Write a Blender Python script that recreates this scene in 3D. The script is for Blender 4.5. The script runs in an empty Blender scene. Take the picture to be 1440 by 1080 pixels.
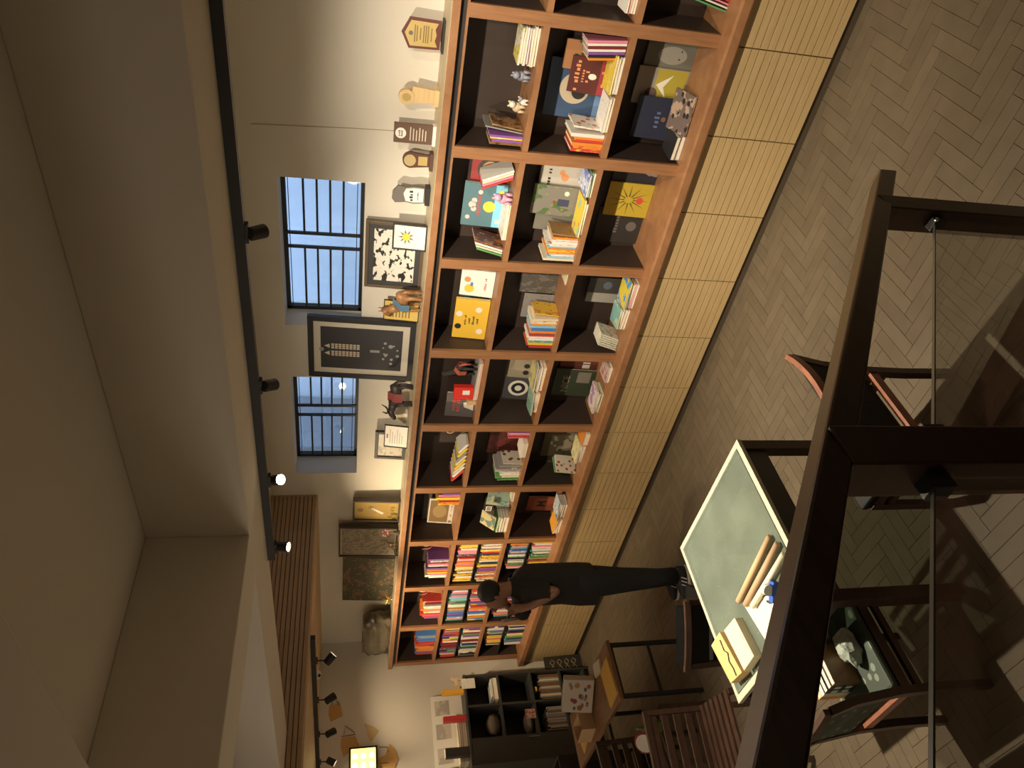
import bpy, bmesh, math, random
from mathutils import Matrix, Vector
random.seed(7)
PI = math.pi
SC = bpy.context.scene
COL = SC.collection
# ------------------------------------------------------------------ camera
FPX = 1028.06
CAM = Vector((0.31174, -4.03743, 2.70225))
def cam_axes(pitch, roll, yaw):
    cy, sy = math.cos(yaw), math.sin(yaw)
    f0 = Vector((sy, cy, 0)); r0 = Vector((cy, -sy, 0)); u0 = Vector((0, 0, 1))
    f = f0*math.cos(pitch) - u0*math.sin(pitch); u = u0*math.cos(pitch) + f0*math.sin(pitch)
    r2 = r0*math.cos(roll) + u*math.sin(roll); u2 = u*math.cos(roll) - r0*math.sin(roll)
    return r2, u2, f
CR, CU, CF = cam_axes(0.2178, 0.0173, -0.7378)
cam = bpy.data.cameras.new('camera'); camo = bpy.data.objects.new('camera', cam); COL.objects.link(camo)
cam.sensor_fit = 'HORIZONTAL'; cam.sensor_width = 36.0; cam.lens = 36.0*FPX/1440.0
cam.clip_start = 0.05; cam.clip_end = 100
mx, my, mz = -CU, CR, -CF          # the phone was held on its side: the photo is turned a quarter
camo.matrix_world = Matrix(((mx.x, my.x, mz.x, CAM.x), (mx.y, my.y, mz.y, CAM.y), (mx.z, my.z, mz.z, CAM.z), (0, 0, 0, 1)))
SC.camera = camo
SC.view_settings.view_transform = 'Standard'; SC.view_settings.look = 'None'
SC.view_settings.gamma = 1.0; SC.view_settings.use_curve_mapping = False
SC.view_settings.exposure = 0.75
FILL_GLOW = 13.0
# ------------------------------------------------------------------ sky (dusk) seen through the two windows
W = bpy.data.worlds.new('world'); SC.world = W; W.use_nodes = True
bg = W.node_tree.nodes['Background']; bg.inputs[0].default_value = (0.62, 0.74, 0.95, 1); bg.inputs[1].default_value = 2.3

def ray(x, y):
    return CR*((1080-y-540)/FPX) - CU*((x-720)/FPX) + CF
def onY(x, y, Y):
    d = ray(x, y); return CAM + d*((Y-CAM.y)/d.y)
def onX(x, y, X):
    d = ray(x, y); return CAM + d*((X-CAM.x)/d.x)
def onZ(x, y, Z):
    d = ray(x, y); return CAM + d*((Z-CAM.z)/d.z)

def spot(name, loc, target, watts, size=60, blend=0.5, radius=0.03, color=(1.0, 0.85, 0.64)):
    l = bpy.data.lights.new(name, 'SPOT'); l.energy = watts; l.spot_size = math.radians(size); l.spot_blend = blend
    l.shadow_soft_size = radius; l.color = color
    o = bpy.data.objects.new(name, l); COL.objects.link(o); o.location = loc
    o.rotation_euler = (Vector(target)-Vector(loc)).to_track_quat('-Z', 'Y').to_euler()
    return o
# ------------------------------------------------------------------ materials
MATS = {}
def mat(name, color, rough=0.6, metal=0.0, spec=0.5, bump=0.0, bscale=40, var=0.0, vscale=6, emit=None, estr=0.0, coat=0.0):
    if name in MATS: return MATS[name]
    m = bpy.data.materials.new(name); m.use_nodes = True; nt = m.node_tree; b = nt.nodes['Principled BSDF']
    b.inputs['Base Color'].default_value = (*color, 1); b.inputs['Roughness'].default_value = rough
    b.inputs['Metallic'].default_value = metal; b.inputs['Specular IOR Level'].default_value = spec
    b.inputs['Coat Weight'].default_value = coat
    if var or bump:
        tc = nt.nodes.new('ShaderNodeTexCoord'); n = nt.nodes.new('ShaderNodeTexNoise'); n.inputs['Scale'].default_value = vscale
        n.inputs['Detail'].default_value = 5; nt.links.new(tc.outputs['Object'], n.inputs['Vector'])
        if var:
            mx_ = nt.nodes.new('ShaderNodeMix'); mx_.data_type = 'RGBA'
            mx_.inputs['A'].default_value = (*[c*(1-var) for c in color], 1); mx_.inputs['B'].default_value = (*[min(1, c*(1+var)) for c in color], 1)
            nt.links.new(n.outputs['Fac'], mx_.inputs['Factor']); nt.links.new(mx_.outputs['Result'], b.inputs['Base Color'])
        if bump:
            n2 = nt.nodes.new('ShaderNodeTexNoise'); n2.inputs['Scale'].default_value = bscale; n2.inputs['Detail'].default_value = 4
            nt.links.new(tc.outputs['Object'], n2.inputs['Vector'])
            bp = nt.nodes.new('ShaderNodeBump'); bp.inputs['Strength'].default_value = bump; bp.inputs['Distance'].default_value = 0.01
            nt.links.new(n2.outputs['Fac'], bp.inputs['Height']); nt.links.new(bp.outputs['Normal'], b.inputs['Normal'])
    if emit:
        b.inputs['Emission Color'].default_value = (*emit, 1); b.inputs['Emission Strength'].default_value = estr
    MATS[name] = m; return m
def wood(name, c1, c2, scale=(1, 12, 12), rough=0.45, nscale=4.0):
    if name in MATS: return MATS[name]
    m = bpy.data.materials.new(name); m.use_nodes = True; nt = m.node_tree; b = nt.nodes['Principled BSDF']
    tc = nt.nodes.new('ShaderNodeTexCoord'); mp = nt.nodes.new('ShaderNodeMapping'); mp.inputs['Scale'].default_value = scale
    n = nt.nodes.new('ShaderNodeTexNoise'); n.inputs['Scale'].default_value = nscale; n.inputs['Detail'].default_value = 6; n.inputs['Distortion'].default_value = 0.6
    cr = nt.nodes.new('ShaderNodeValToRGB'); cr.color_ramp.elements[0].position = 0.3; cr.color_ramp.elements[1].position = 0.72
    cr.color_ramp.elements[0].color = (*c1, 1); cr.color_ramp.elements[1].color = (*c2, 1)
    nt.links.new(tc.outputs['Object'], mp.inputs['Vector']); nt.links.new(mp.outputs['Vector'], n.inputs['Vector'])
    nt.links.new(n.outputs['Fac'], cr.inputs['Fac']); nt.links.new(cr.outputs['Color'], b.inputs['Base Color'])
    b.inputs['Roughness'].default_value = rough
    MATS[name] = m; return m
def print_mat(name, base, a1, a2, seed=0, scale=3.0, cover1=0.55, dots=0.35, rough=0.4):
    """an illustrated, printed surface: blotches of two ink colours on a ground colour"""
    if name in MATS: return MATS[name]
    m = bpy.data.materials.new(name); m.use_nodes = True; nt = m.node_tree; b = nt.nodes['Principled BSDF']
    tc = nt.nodes.new('ShaderNodeTexCoord'); mp = nt.nodes.new('ShaderNodeMapping'); mp.inputs['Location'].default_value = (seed*3.7, seed*1.9, seed*.77)
    nt.links.new(tc.outputs['Generated'], mp.inputs['Vector'])
    n = nt.nodes.new('ShaderNodeTexNoise'); n.inputs['Scale'].default_value = scale; n.inputs['Detail'].default_value = 3
    nt.links.new(mp.outputs['Vector'], n.inputs['Vector'])
    r1 = nt.nodes.new('ShaderNodeValToRGB'); r1.color_ramp.interpolation = 'CONSTANT'
    r1.color_ramp.elements[0].color = (0, 0, 0, 1); r1.color_ramp.elements[1].color = (1, 1, 1, 1); r1.color_ramp.elements[1].position = cover1
    nt.links.new(n.outputs['Fac'], r1.inputs['Fac'])
    v = nt.nodes.new('ShaderNodeTexVoronoi'); v.inputs['Scale'].default_value = scale*2.2
    nt.links.new(mp.outputs['Vector'], v.inputs['Vector'])
    r2 = nt.nodes.new('ShaderNodeValToRGB'); r2.color_ramp.interpolation = 'CONSTANT'
    r2.color_ramp.elements[0].color = (1, 1, 1, 1); r2.color_ramp.elements[1].color = (0, 0, 0, 1); r2.color_ramp.elements[1].position = dots
    nt.links.new(v.outputs['Distance'], r2.inputs['Fac'])
    m1 = nt.nodes.new('ShaderNodeMix'); m1.data_type = 'RGBA'; m1.inputs['A'].default_value = (*base, 1); m1.inputs['B'].default_value = (*a1, 1)
    nt.links.new(r1.outputs['Color'], m1.inputs['Factor'])
    m2 = nt.nodes.new('ShaderNodeMix'); m2.data_type = 'RGBA'; m2.inputs['B'].default_value = (*a2, 1)
    nt.links.new(m1.outputs['Result'], m2.inputs['A']); nt.links.new(r2.outputs['Color'], m2.inputs['Factor'])
    nt.links.new(m2.outputs['Result'], b.inputs['Base Color']); b.inputs['Roughness'].default_value = rough
    MATS[name] = m; return m
def glass_mat(name, tint=(0.9, 0.95, 0.92), alpha=0.12, rough=0.02):
    if name in MATS: return MATS[name]
    m = bpy.data.materials.new(name); m.use_nodes = True; nt = m.node_tree; nt.nodes.clear()
    o = nt.nodes.new('ShaderNodeOutputMaterial'); t = nt.nodes.new('ShaderNodeBsdfTransparent'); g = nt.nodes.new('ShaderNodeBsdfGlossy')
    t.inputs[0].default_value = (*tint, 1); g.inputs['Roughness'].default_value = rough
    mx_ = nt.nodes.new('ShaderNodeMixShader'); fr = nt.nodes.new('ShaderNodeFresnel'); fr.inputs[0].default_value = 1.45
    mul = nt.nodes.new('ShaderNodeMath'); mul.operation = 'MULTIPLY'; mul.inputs[1].default_value = alpha*8
    nt.links.new(fr.outputs[0], mul.inputs[0]); nt.links.new(mul.outputs[0], mx_.inputs[0])
    nt.links.new(t.outputs[0], mx_.inputs[1]); nt.links.new(g.outputs[0], mx_.inputs[2]); nt.links.new(mx_.outputs[0], o.inputs[0])
    MATS[name] = m; return m

WALL = mat('wall_paint', (0.72, 0.68, 0.60), 0.85, bump=0.05, bscale=120, var=0.03, vscale=1.5)
CEIL = mat('ceiling_paint', (0.70, 0.66, 0.60), 0.9, var=0.03, vscale=1.2)
BEAM = mat('beam_paint', (0.72, 0.67, 0.59), 0.9)
ORANGE = wood('bookcase_wood', (0.27, 0.125, 0.055), (0.36, 0.18, 0.085), (3, 3, 3), 0.45)
ORANGEV = wood('bookcase_wood_v', (0.27, 0.125, 0.055), (0.36, 0.18, 0.085), (14, 14, 1.2), 0.45)
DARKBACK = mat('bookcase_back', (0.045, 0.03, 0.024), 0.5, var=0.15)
LEDGE = wood('ledge_top', (0.60, 0.50, 0.34), (0.70, 0.60, 0.42), (1, 10, 10), 0.5)
PANEL = wood('grooved_panel', (0.45, 0.315, 0.15), (0.52, 0.38, 0.19), (1, 14, 14), 0.55)
DARKWOOD = wood('dark_wood', (0.030, 0.014, 0.009), (0.055, 0.026, 0.016), (2, 2, 14), 0.35)
RAILWOOD = wood('rail_wood', (0.022, 0.011, 0.007), (0.045, 0.021, 0.012), (14, 1.5, 14), 0.28)
CHAIRWOOD = wood('chair_wood', (0.036, 0.018, 0.012), (0.066, 0.032, 0.020), (3, 3, 12), 0.4)
REDWOOD = wood('red_wood', (0.22, 0.085, 0.05), (0.34, 0.14, 0.08), (3, 3, 8), 0.35)
BLACK = mat('black_metal', (0.012, 0.012, 0.013), 0.45)
BLACKP = mat('black_paint', (0.02, 0.019, 0.018), 0.5)
CABINET = mat('cabinet_laminate', (0.042, 0.042, 0.038), 0.5, var=0.08)
WHITE = mat('white_paper', (0.82, 0.80, 0.74), 0.7)
PAGES = mat('page_edges', (0.78, 0.71, 0.58), 0.85, var=0.12, vscale=120)
SLAT = wood('slat_wood', (0.30, 0.20, 0.11), (0.40, 0.28, 0.16), (10, 1, 10), 0.6)
SOFFIT = wood('soffit_wood', (0.52, 0.37, 0.20), (0.62, 0.46, 0.26), (1, 8, 8), 0.5)
# ------------------------------------------------------------------ geometry helpers
class MB:
    def __init__(s): s.v = []; s.f = []; s.mi = []; s.cur = 0
    def add(s, vs, fs):
        o = len(s.v); s.v += [tuple(v) for v in vs]; s.f += [tuple(i+o for i in f) for f in fs]; s.mi += [s.cur]*len(fs); return s
    def box(s, x0, x1, y0, y1, z0, z1, M=None):
        vs = [Vector((x, y, z)) for z in (z0, z1) for y in (y0, y1) for x in (x0, x1)]
        if M is not None: vs = [M @ v for v in vs]
        return s.add(vs, [(0, 2, 3, 1), (4, 5, 7, 6), (0, 1, 5, 4), (2, 6, 7, 3), (0, 4, 6, 2), (1, 3, 7, 5)])
    def bar(s, a, b, w, h=None, up=(0, 0, 1)):
        h = h or w; a = Vector(a); b = Vector(b); d = (b-a); L = d.length; d = d.normalized(); up = Vector(up)
        if abs(d.dot(up)) > 0.99: up = Vector((0, 1, 0))
        sx = d.cross(up).normalized(); sy = sx.cross(d)
        vs = [a + sx*(i*w/2) + sy*(j*h/2) + d*t for t in (0, L) for j in (-1, 1) for i in (-1, 1)]
        return s.add(vs, [(0, 2, 3, 1), (4, 5, 7, 6), (0, 1, 5, 4), (2, 6, 7, 3), (0, 4, 6, 2), (1, 3, 7, 5)])
    def tube(s, pts, rad, n=10, cap=True):
        pts = [Vector(p) for p in pts]; rads = rad if isinstance(rad, (list, tuple)) else [rad]*len(pts)
        base = len(s.v); prev = None
        for i, p in enumerate(pts):
            t = (pts[min(i+1, len(pts)-1)] - pts[max(i-1, 0)]).normalized()
            if prev is None:
                a = Vector((0, 0, 1)) if abs(t.z) < 0.9 else Vector((1, 0, 0)); u = t.cross(a).normalized()
            else:
                u = (prev - t*prev.dot(t)).normalized()
            prev = u; w = t.cross(u)
            for k in range(n):
                an = 2*PI*k/n; s.v.append(tuple(p + (u*math.cos(an) + w*math.sin(an))*rads[i]))
        for i in range(len(pts)-1):
            for k in range(n):
                a = base+i*n+k; b = base+i*n+(k+1) % n; s.f.append((a, b, b+n, a+n)); s.mi.append(s.cur)
        if cap:
            s.f.append(tuple(base+k for k in reversed(range(n)))); s.mi.append(s.cur)
            e = base+(len(pts)-1)*n; s.f.append(tuple(e+k for k in range(n))); s.mi.append(s.cur)
        return s
    def loft(s, rings, cap=True):
        base = len(s.v); n = len(rings[0])
        for r in rings: s.v += [tuple(p) for p in r]
        for i in range(len(rings)-1):
            for k in range(n):
                a = base+i*n+k; b = base+i*n+(k+1) % n; s.f.append((a, b, b+n, a+n)); s.mi.append(s.cur)
        if cap:
            s.f.append(tuple(base+k for k in reversed(range(n)))); s.mi.append(s.cur)
            e = base+(len(rings)-1)*n; s.f.append(tuple(e+k for k in range(n))); s.mi.append(s.cur)
        return s
    def lathe(s, prof, n=16, c=(0, 0, 0)):
        return s.loft([[(c[0]+r*math.cos(2*PI*k/n), c[1]+r*math.sin(2*PI*k/n), c[2]+z) for k in range(n)] for r, z in prof])
    def prism(s, poly, d0, d1, M=None):
        """poly in XY, extruded along Z from d0 to d1, then M"""
        n = len(poly); vs = [Vector((x, y, d0)) for x, y in poly] + [Vector((x, y, d1)) for x, y in poly]
        if M is not None: vs = [M @ v for v in vs]
        return s.add(vs, [tuple(reversed(range(n))), tuple(range(n, 2*n))] + [(i, (i+1) % n, n+(i+1) % n, n+i) for i in range(n)])
    def ball(s, c, r, n=10, m=7):
        rx, ry, rz = r if isinstance(r, (tuple, list)) else (r, r, r)
        rings = []
        for j in range(m+1):
            t = PI*j/m; q = max(math.sin(t), 0.02)
            rings.append([(c[0]+rx*q*math.cos(2*PI*k/n), c[1]+ry*q*math.sin(2*PI*k/n), c[2]-rz*math.cos(t)) for k in range(n)])
        return s.loft(rings)
    def mesh(s, name, mats, smooth=False):
        me = bpy.data.meshes.new(name); me.from_pydata(s.v, [], s.f)
        for m in (mats if isinstance(mats, (list, tuple)) else [mats]): me.materials.append(m)
        me.polygons.foreach_set('material_index', s.mi)
        if smooth: me.polygons.foreach_set('use_smooth', [True]*len(me.polygons))
        me.update(); return me
    def build(s, name, mats, parent=None, smooth=False, bevel=0.0):
        o = bpy.data.objects.new(name, s.mesh(name, mats, smooth)); COL.objects.link(o)
        if parent: o.parent = parent
        if bevel:
            b = o.modifiers.new('bevel', 'BEVEL'); b.width = bevel; b.segments = 2; b.limit_method = 'ANGLE'
        return o
def tag(o, label, cat, group=None):
    o['label'] = label; o['category'] = cat
    if group: o['group'] = group
    return o
def thing(name, label, cat, loc=(0, 0, 0), rz=0.0, group=None):
    o = bpy.data.objects.new(name, None); COL.objects.link(o); o.location = loc; o.rotation_euler = (0, 0, rz); o.empty_display_size = 0.1
    return tag(o, label, cat, group)
def structure(o): o['kind'] = 'structure'; return o
FONTS = []
def text(s, size, M, m, parent, name='lettering', align='CENTER', ext=0.0004):
    c = bpy.data.curves.new(name, 'FONT'); c.body = s; c.size = size; c.align_x = align; c.align_y = 'CENTER'; c.extrude = ext; c.resolution_u = 2
    c.materials.append(m); o = bpy.data.objects.new(name, c); COL.objects.link(o); o.parent = parent; o.matrix_local = M; FONTS.append(o); return o
T = Matrix.Translation
def RX(a): return Matrix.Rotation(a, 4, 'X')
def RY(a): return Matrix.Rotation(a, 4, 'Y')
def RZ(a): return Matrix.Rotation(a, 4, 'Z')
FACE = RX(PI/2)                                   # XY drawing -> stands up facing -Y
ROWM = Matrix(((0, 0, 1, 0), (1, 0, 0, 0), (0, 1, 0, 0), (0, 0, 0, 1)))   # standing, spine to -Y, cover to +X
def circle(r, n=20, cx=0, cy=0, ry=None):
    ry = ry or r; return [(cx+r*math.cos(2*PI*k/n), cy+ry*math.sin(2*PI*k/n)) for k in range(n)]
def rect(x0, x1, y0, y1): return [(x0, y0), (x1, y0), (x1, y1), (x0, y1)]

#SECTION room
# ================================================================== ROOM
YW = 0.34; XF = -7.75; ZC = 3.485; XR = 2.6; YN = -6.6
# back wall with two deep window openings
wins = [(-3.125, -1.955, 2.625, 3.17), (-4.77, -3.63, 2.63, 3.155)]
b = MB(); D = 0.30
xs = [XF-0.2, wins[1][0], wins[1][1], wins[0][0], wins[0][1], XR+0.2]
zb, zt = 2.6275, 3.1625
for i in range(5):
    if i in (1, 3):
        w = wins[1] if i == 1 else wins[0]
        b.box(xs[i], xs[i+1], YW, YW+D, -0.05, w[2]); b.box(xs[i], xs[i+1], YW, YW+D, w[3], ZC+0.1)
    else: b.box(xs[i], xs[i+1], YW, YW+D, -0.05, ZC+0.1)
structure(b.build('wall_back', WALL))
structure(MB().box(XF-0.2, XF, YN-0.2, YW, -0.05, ZC+0.1).build('wall_left', WALL))
structure(MB().box(XR, XR+0.2, YN-0.2, YW, -0.05, ZC+0.1).build('wall_right', WALL))
structure(MB().box(XF, XR, YN-0.2, YN, -0.05, ZC+0.1).build('wall_front', WALL))
ceil = structure(MB().box(XF-0.2, XR+0.2, YN-0.2, YW+D, ZC, ZC+0.15).build('ceiling', CEIL))
ZB = 3.092; XB = -5.06
MB().box(XB, XR, -2.14, -1.76, ZB, ZC).build('beam', BEAM, ceil, bevel=0.004)
MB().box(-2.60, -2.27, YN, -2.14, ZB, ZC).build('beam', BEAM, ceil, bevel=0.004)
MB().box(XB, -2.60, -3.85, -3.514, ZB, ZC).build('beam', BEAM, ceil, bevel=0.004)
MB().box(-2.27, XR, -3.85, -3.514, ZB, ZC).build('beam', BEAM, ceil, bevel=0.004)
# dropped bulkhead at the far end, its face clad with slats
MB().box(XF, XB-0.03, YN, YW, 2.985, ZC).build('bulkhead', mat('bulkhead_dark', (0.03, 0.02, 0.014), 0.8), ceil)
MB().box(XF, XB-0.012, YN, YW, 2.97, 2.985).build('soffit_board', SOFFIT, ceil)
n = 14; pz = (ZC-2.985)/n
sl = MB().box(-0.012, 0.012, YN, YW, 0.0, pz*0.84).mesh('slat', SLAT)
for i in range(n):
    o = bpy.data.objects.new('slat', sl); COL.objects.link(o); o.parent = ceil; o.location = (XB-0.018, 0, 2.985+i*pz)
# skirting at the far wall and the seam lines in the plaster
structure(MB().box(XF, XF+0.015, YN, -0.02, 0, 0.09).build('baseboard_left', mat('skirting', (0.10, 0.08, 0.06), 0.6)))
# ---- floor: herringbone wood blocks with pale joints
floor = structure(MB().box(XF-0.2, XR+0.2, YN-0.2, YW+D, -0.12, -0.005).build('floor', mat('joint_grout', (0.22, 0.18, 0.125), 0.8, var=0.5, vscale=3)))
def floor_material():
    m = bpy.data.materials.new('floor_block'); m.use_nodes = True; nt = m.node_tree; bs = nt.nodes['Principled BSDF']
    g = nt.nodes.new('ShaderNodeNewGeometry'); oi = nt.nodes.new('ShaderNodeObjectInfo'); ad = nt.nodes.new('ShaderNodeMath'); ad.operation = 'ADD'
    nt.links.new(g.outputs['Random Per Island'], ad.inputs[0]); nt.links.new(oi.outputs['Random'], ad.inputs[1])
    fr = nt.nodes.new('ShaderNodeMath'); fr.operation = 'FRACT'; nt.links.new(ad.outputs[0], fr.inputs[0])
    cr = nt.nodes.new('ShaderNodeValToRGB'); cr.color_ramp.elements[0].color = (0.108, 0.083, 0.054, 1); cr.color_ramp.elements[1].color = (0.126, 0.098, 0.064, 1)
    nt.links.new(fr.outputs[0], cr.inputs['Fac'])
    tc = nt.nodes.new('ShaderNodeNewGeometry'); n = nt.nodes.new('ShaderNodeTexNoise'); n.inputs['Scale'].default_value = 9; n.inputs['Detail'].default_value = 6
    nt.links.new(tc.outputs['Position'], n.inputs['Vector'])
    mx_ = nt.nodes.new('ShaderNodeMix'); mx_.data_type = 'RGBA'; mx_.blend_type = 'OVERLAY'; mx_.inputs['Factor'].default_value = 0.22
    nt.links.new(cr.outputs['Color'], mx_.inputs['A']); nt.links.new(n.outputs['Color'], mx_.inputs['B'])
    bw = nt.nodes.new('ShaderNodeRGBToBW'); nt.links.new(n.outputs['Fac'], mx_.inputs['B'])
    nt.links.new(mx_.outputs['Result'], bs.inputs['Base Color']); bs.inputs['Roughness'].default_value = 0.55; bs.inputs['Specular IOR Level'].default_value = 0.3
    return m
FLOORM = floor_material()
PW, PL = 0.075, 0.30
blocks = []
for k in range(-150, 150):
    for m_ in range(-40, 40):
        ox = k*PW + m_*PL - 2.5; oy = k*PW - m_*PL - 2.5
        for (x0, x1, y0, y1) in ((ox, ox+PL, oy, oy+PW), (ox+PL, ox+PL+PW, oy+PW-PL, oy+PW)):
            cx, cy = (x0+x1)/2, (y0+y1)/2
            if XF < cx < XR and YN < cy < 0.06: blocks.append((cx, cy, x1-x0 > y1-y0))
def inview(cx, cy):
    d = Vector((cx, cy, 0))-CAM; z = d.dot(CF)
    if z < 0.5: return None
    px = 720-FPX*d.dot(CU)/z; py = 1080-(540+FPX*d.dot(CR)/z)
    return z if (-10 < px < 1450 and -10 < py < 1090) else None
vis = sorted([(inview(c[0], c[1]), i) for i, c in enumerate(blocks) if inview(c[0], c[1])])
single = set(i for _, i in vis[:300])
g = 0.0005
def block_mesh(h):
    bx, by = (PL/2-g, PW/2-g) if h else (PW/2-g, PL/2-g); e = 0.0007
    q = MB(); vs = [(-bx, -by, -0.005), (bx, -by, -0.005), (bx, by, -0.005), (-bx, by, -0.005), (-bx+e, -by+e, 0), (bx-e, -by+e, 0), (bx-e, by-e, 0), (-bx+e, by-e, 0)]
    return q.add(vs, [(0, 1, 5, 4), (1, 2, 6, 5), (2, 3, 7, 6), (3, 0, 4, 7), (4, 5, 6, 7)])
bmH, bmV = block_mesh(True), block_mesh(False)
meH, meV = bmH.mesh('floor_block', FLOORM), bmV.mesh('floor_block', FLOORM)
rest = MB()
for i, (cx, cy, h) in enumerate(blocks):
    dz = random.uniform(-0.0004, 0.0003)
    if i in single:
        o = bpy.data.objects.new('floor_block', meH if h else meV); COL.objects.link(o); o.parent = floor; o.location = (cx, cy, dz)
    else:
        s_ = bmH if h else bmV; rest.add([(v[0]+cx, v[1]+cy, v[2]+dz) for v in s_.v], s_.f)
ro = rest.build('floor_blocks', FLOORM, floor); ro['kind'] = 'stuff'
# ---- windows
OUT = mat('outside_render', (0.42, 0.47, 0.52), 0.9, var=0.25, vscale=2.0, bump=0.4, bscale=14)
structure(MB().box(-9, 4, 2.0, 2.2, 0, 5.4).build('wall_outside', OUT))
GP = glass_mat('window_glass', (0.88, 0.94, 1.0), 0.10)
for wi, (x0, x1, z0, z1) in enumerate(wins):
    yf = YW+0.22
    wo = structure(MB().box(x0, x1, yf-0.02, yf+0.02, z1-0.028, z1).box(x0, x1, yf-0.02, yf+0.02, z0, z0+0.028)
                   .box(x0, x0+0.028, yf-0.02, yf+0.02, z0, z1).box(x1-0.028, x1, yf-0.02, yf+0.02, z0, z1).build('window_%d' % (wi+1), BLACKP))
    MB().box(x0+0.02, x1-0.02, yf+0.022, yf+0.027, z0+0.02, z1-0.02).build('pane', GP, wo)
    xm = (x0+x1)/2+0.02
    for dx in (-0.055, 0.055): MB().box(xm+dx-0.009, xm+dx+0.009, yf-0.035, yf-0.015, z0+0.02, z1-0.02).build('upright_bar', BLACKP, wo)
    for i in range(4):
        zz = z0+0.028+(z1-z0-0.056)*(i+1.3)/5.6
        for (a_, b_) in ((x0+0.02, xm-0.055), (xm+0.055, x1-0.02)):
            MB().box(a_, b_, yf-0.033, yf-0.017, zz-0.007, zz+0.007).build('bar', BLACKP, wo)
    for zz in (z0+0.05, z1-0.045):
        MB().tube([(x0+0.01, yf-0.03, zz), (x1-0.01, yf-0.03, zz)], 0.003, 6).build('rod', BLACKP, wo)
    MB().box(x0, x1, YW+0.001, yf-0.02, z0-0.006, z0+0.004).build('sill', WALL, wo)

#SECTION bookcase
# ================================================================== BOOKCASE
PITCH = 0.77; S1 = 1.735; S2 = 1.243; S3 = 0.733; TOP = 2.136; BACK = 0.305
case = thing('bookcase', 'long built-in wooden bookcase with dark backs and grooved base along the wall', 'bookcase', (0, 0, 0))
XE = -10*PITCH; XE1 = 2*PITCH
MB().box(XE-0.045, XE1, -0.025, YW, 2.185, 2.229).build('top_board', ORANGE, case, bevel=0.003)
MB().box(XE-0.04, XE1, -0.02, YW, 2.229, 2.2305).build('top_surface', LEDGE, case)
MB().box(XE, XE1, 0.02, YW, 2.149, 2.185).build('shadow_gap', BLACKP, case)
MB().box(XE-0.035, XE1, 0.0, YW, TOP, 2.149).build('carcass_top', ORANGE, case)
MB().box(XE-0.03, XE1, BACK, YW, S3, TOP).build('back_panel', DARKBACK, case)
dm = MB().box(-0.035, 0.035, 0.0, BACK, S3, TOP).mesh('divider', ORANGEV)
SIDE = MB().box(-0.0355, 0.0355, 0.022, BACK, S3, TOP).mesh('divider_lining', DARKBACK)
for k in range(-1, 11):
    o = bpy.data.objects.new('divider', dm); COL.objects.link(o); o.parent = case; o.location = (-PITCH*k, 0, 0)
    o = bpy.data.objects.new('divider_lining', SIDE); COL.objects.link(o); o.parent = case; o.location = (-PITCH*k, 0, 0)
sm = MB().box(-0.35, 0.35, 0.004, BACK, -0.036, 0).mesh('shelf', ORANGE)
for k in range(-2, 10):
    for z in (S1, S2):
        o = bpy.data.objects.new('shelf', sm); COL.objects.link(o); o.parent = case; o.location = (-PITCH*(k+0.5), 0, z)
    if k >= 7:
        MB().box(-0.35, 0.35, 0.03, BACK, 0, 0.008).build('thin_shelf', BLACKP, case).location = (-PITCH*(k+0.5), 0, S2+0.225)
        MB().box(-0.35, 0.35, 0.03, BACK, 0, 0.008).build('thin_shelf', BLACKP, case).location = (-PITCH*(k+0.5), 0, S3+0.235)
MB().box(XE-0.04, XE1, -0.105, YW, 0.663, S3).build('base_top', ORANGE, case, bevel=0.012)
MB().box(XE-0.02, XE1, -0.03, YW-0.01, 0.06, 0.663).build('base_carcass', mat('carcass_dark', (0.10, 0.07, 0.04), 0.7), case)
MB().box(XE-0.02, XE1, -0.045, YW-0.01, 0.0, 0.06).build('plinth', mat('plinth_brown', (0.07, 0.05, 0.032), 0.6), case)
def grooved(w):
    q = MB(); h0, h1 = 0.063, 0.655; n = 13; p = (h1-h0)/n; gr = 0.005
    for i in range(n):
        q.box(-w/2, w/2, -0.062, -0.0495, h0+i*p+gr/2, h0+(i+1)*p-gr/2)
    q.box(-w/2, w/2, -0.050, -0.031, h0, h1); return q
gm = grooved(0.503).mesh('base_panel', PANEL)
i = -5
while True:
    x1 = -0.765-0.51*i; x0 = x1-0.51
    if x0 < XE-0.04:
        w = x1-(XE-0.02)
        if w > 0.05:
            o = grooved(w-0.007).build('base_panel', PANEL, case); o.location = ((x1+XE-0.02)/2, 0, 0)
        break
    o = bpy.data.objects.new('base_panel', gm); COL.objects.link(o); o.parent = case; o.location = ((x0+x1)/2, 0, 0)
    i += 1

#SECTION books
# ================================================================== BOOKS
PAL = {'red': (0.55, 0.06, 0.05), 'dark red': (0.22, 0.03, 0.03), 'orange': (0.75, 0.26, 0.04), 'yellow': (0.80, 0.58, 0.06), 'cream': (0.74, 0.66, 0.48),
       'white': (0.80, 0.78, 0.72), 'green': (0.12, 0.34, 0.12), 'teal': (0.08, 0.33, 0.36), 'blue': (0.07, 0.20, 0.52), 'navy': (0.03, 0.05, 0.14),
       'purple': (0.25, 0.10, 0.36), 'pink': (0.75, 0.25, 0.36), 'grey': (0.30, 0.29, 0.28), 'black': (0.025, 0.025, 0.028), 'brown': (0.22, 0.11, 0.05), 'light blue': (0.28, 0.52, 0.68)}
def cmat(c): return mat('cover_'+c.replace(' ', '_'), PAL[c], 0.4)
ORD = ['first', 'second', 'third', 'fourth', 'fifth', 'sixth', 'seventh', 'eighth', 'ninth', 'tenth', '11th', '12th', '13th', '14th', '15th', '16th', '17th', '18th', '19th', '20th', '21st', '22nd', '23rd', '24th', '25th']
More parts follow.
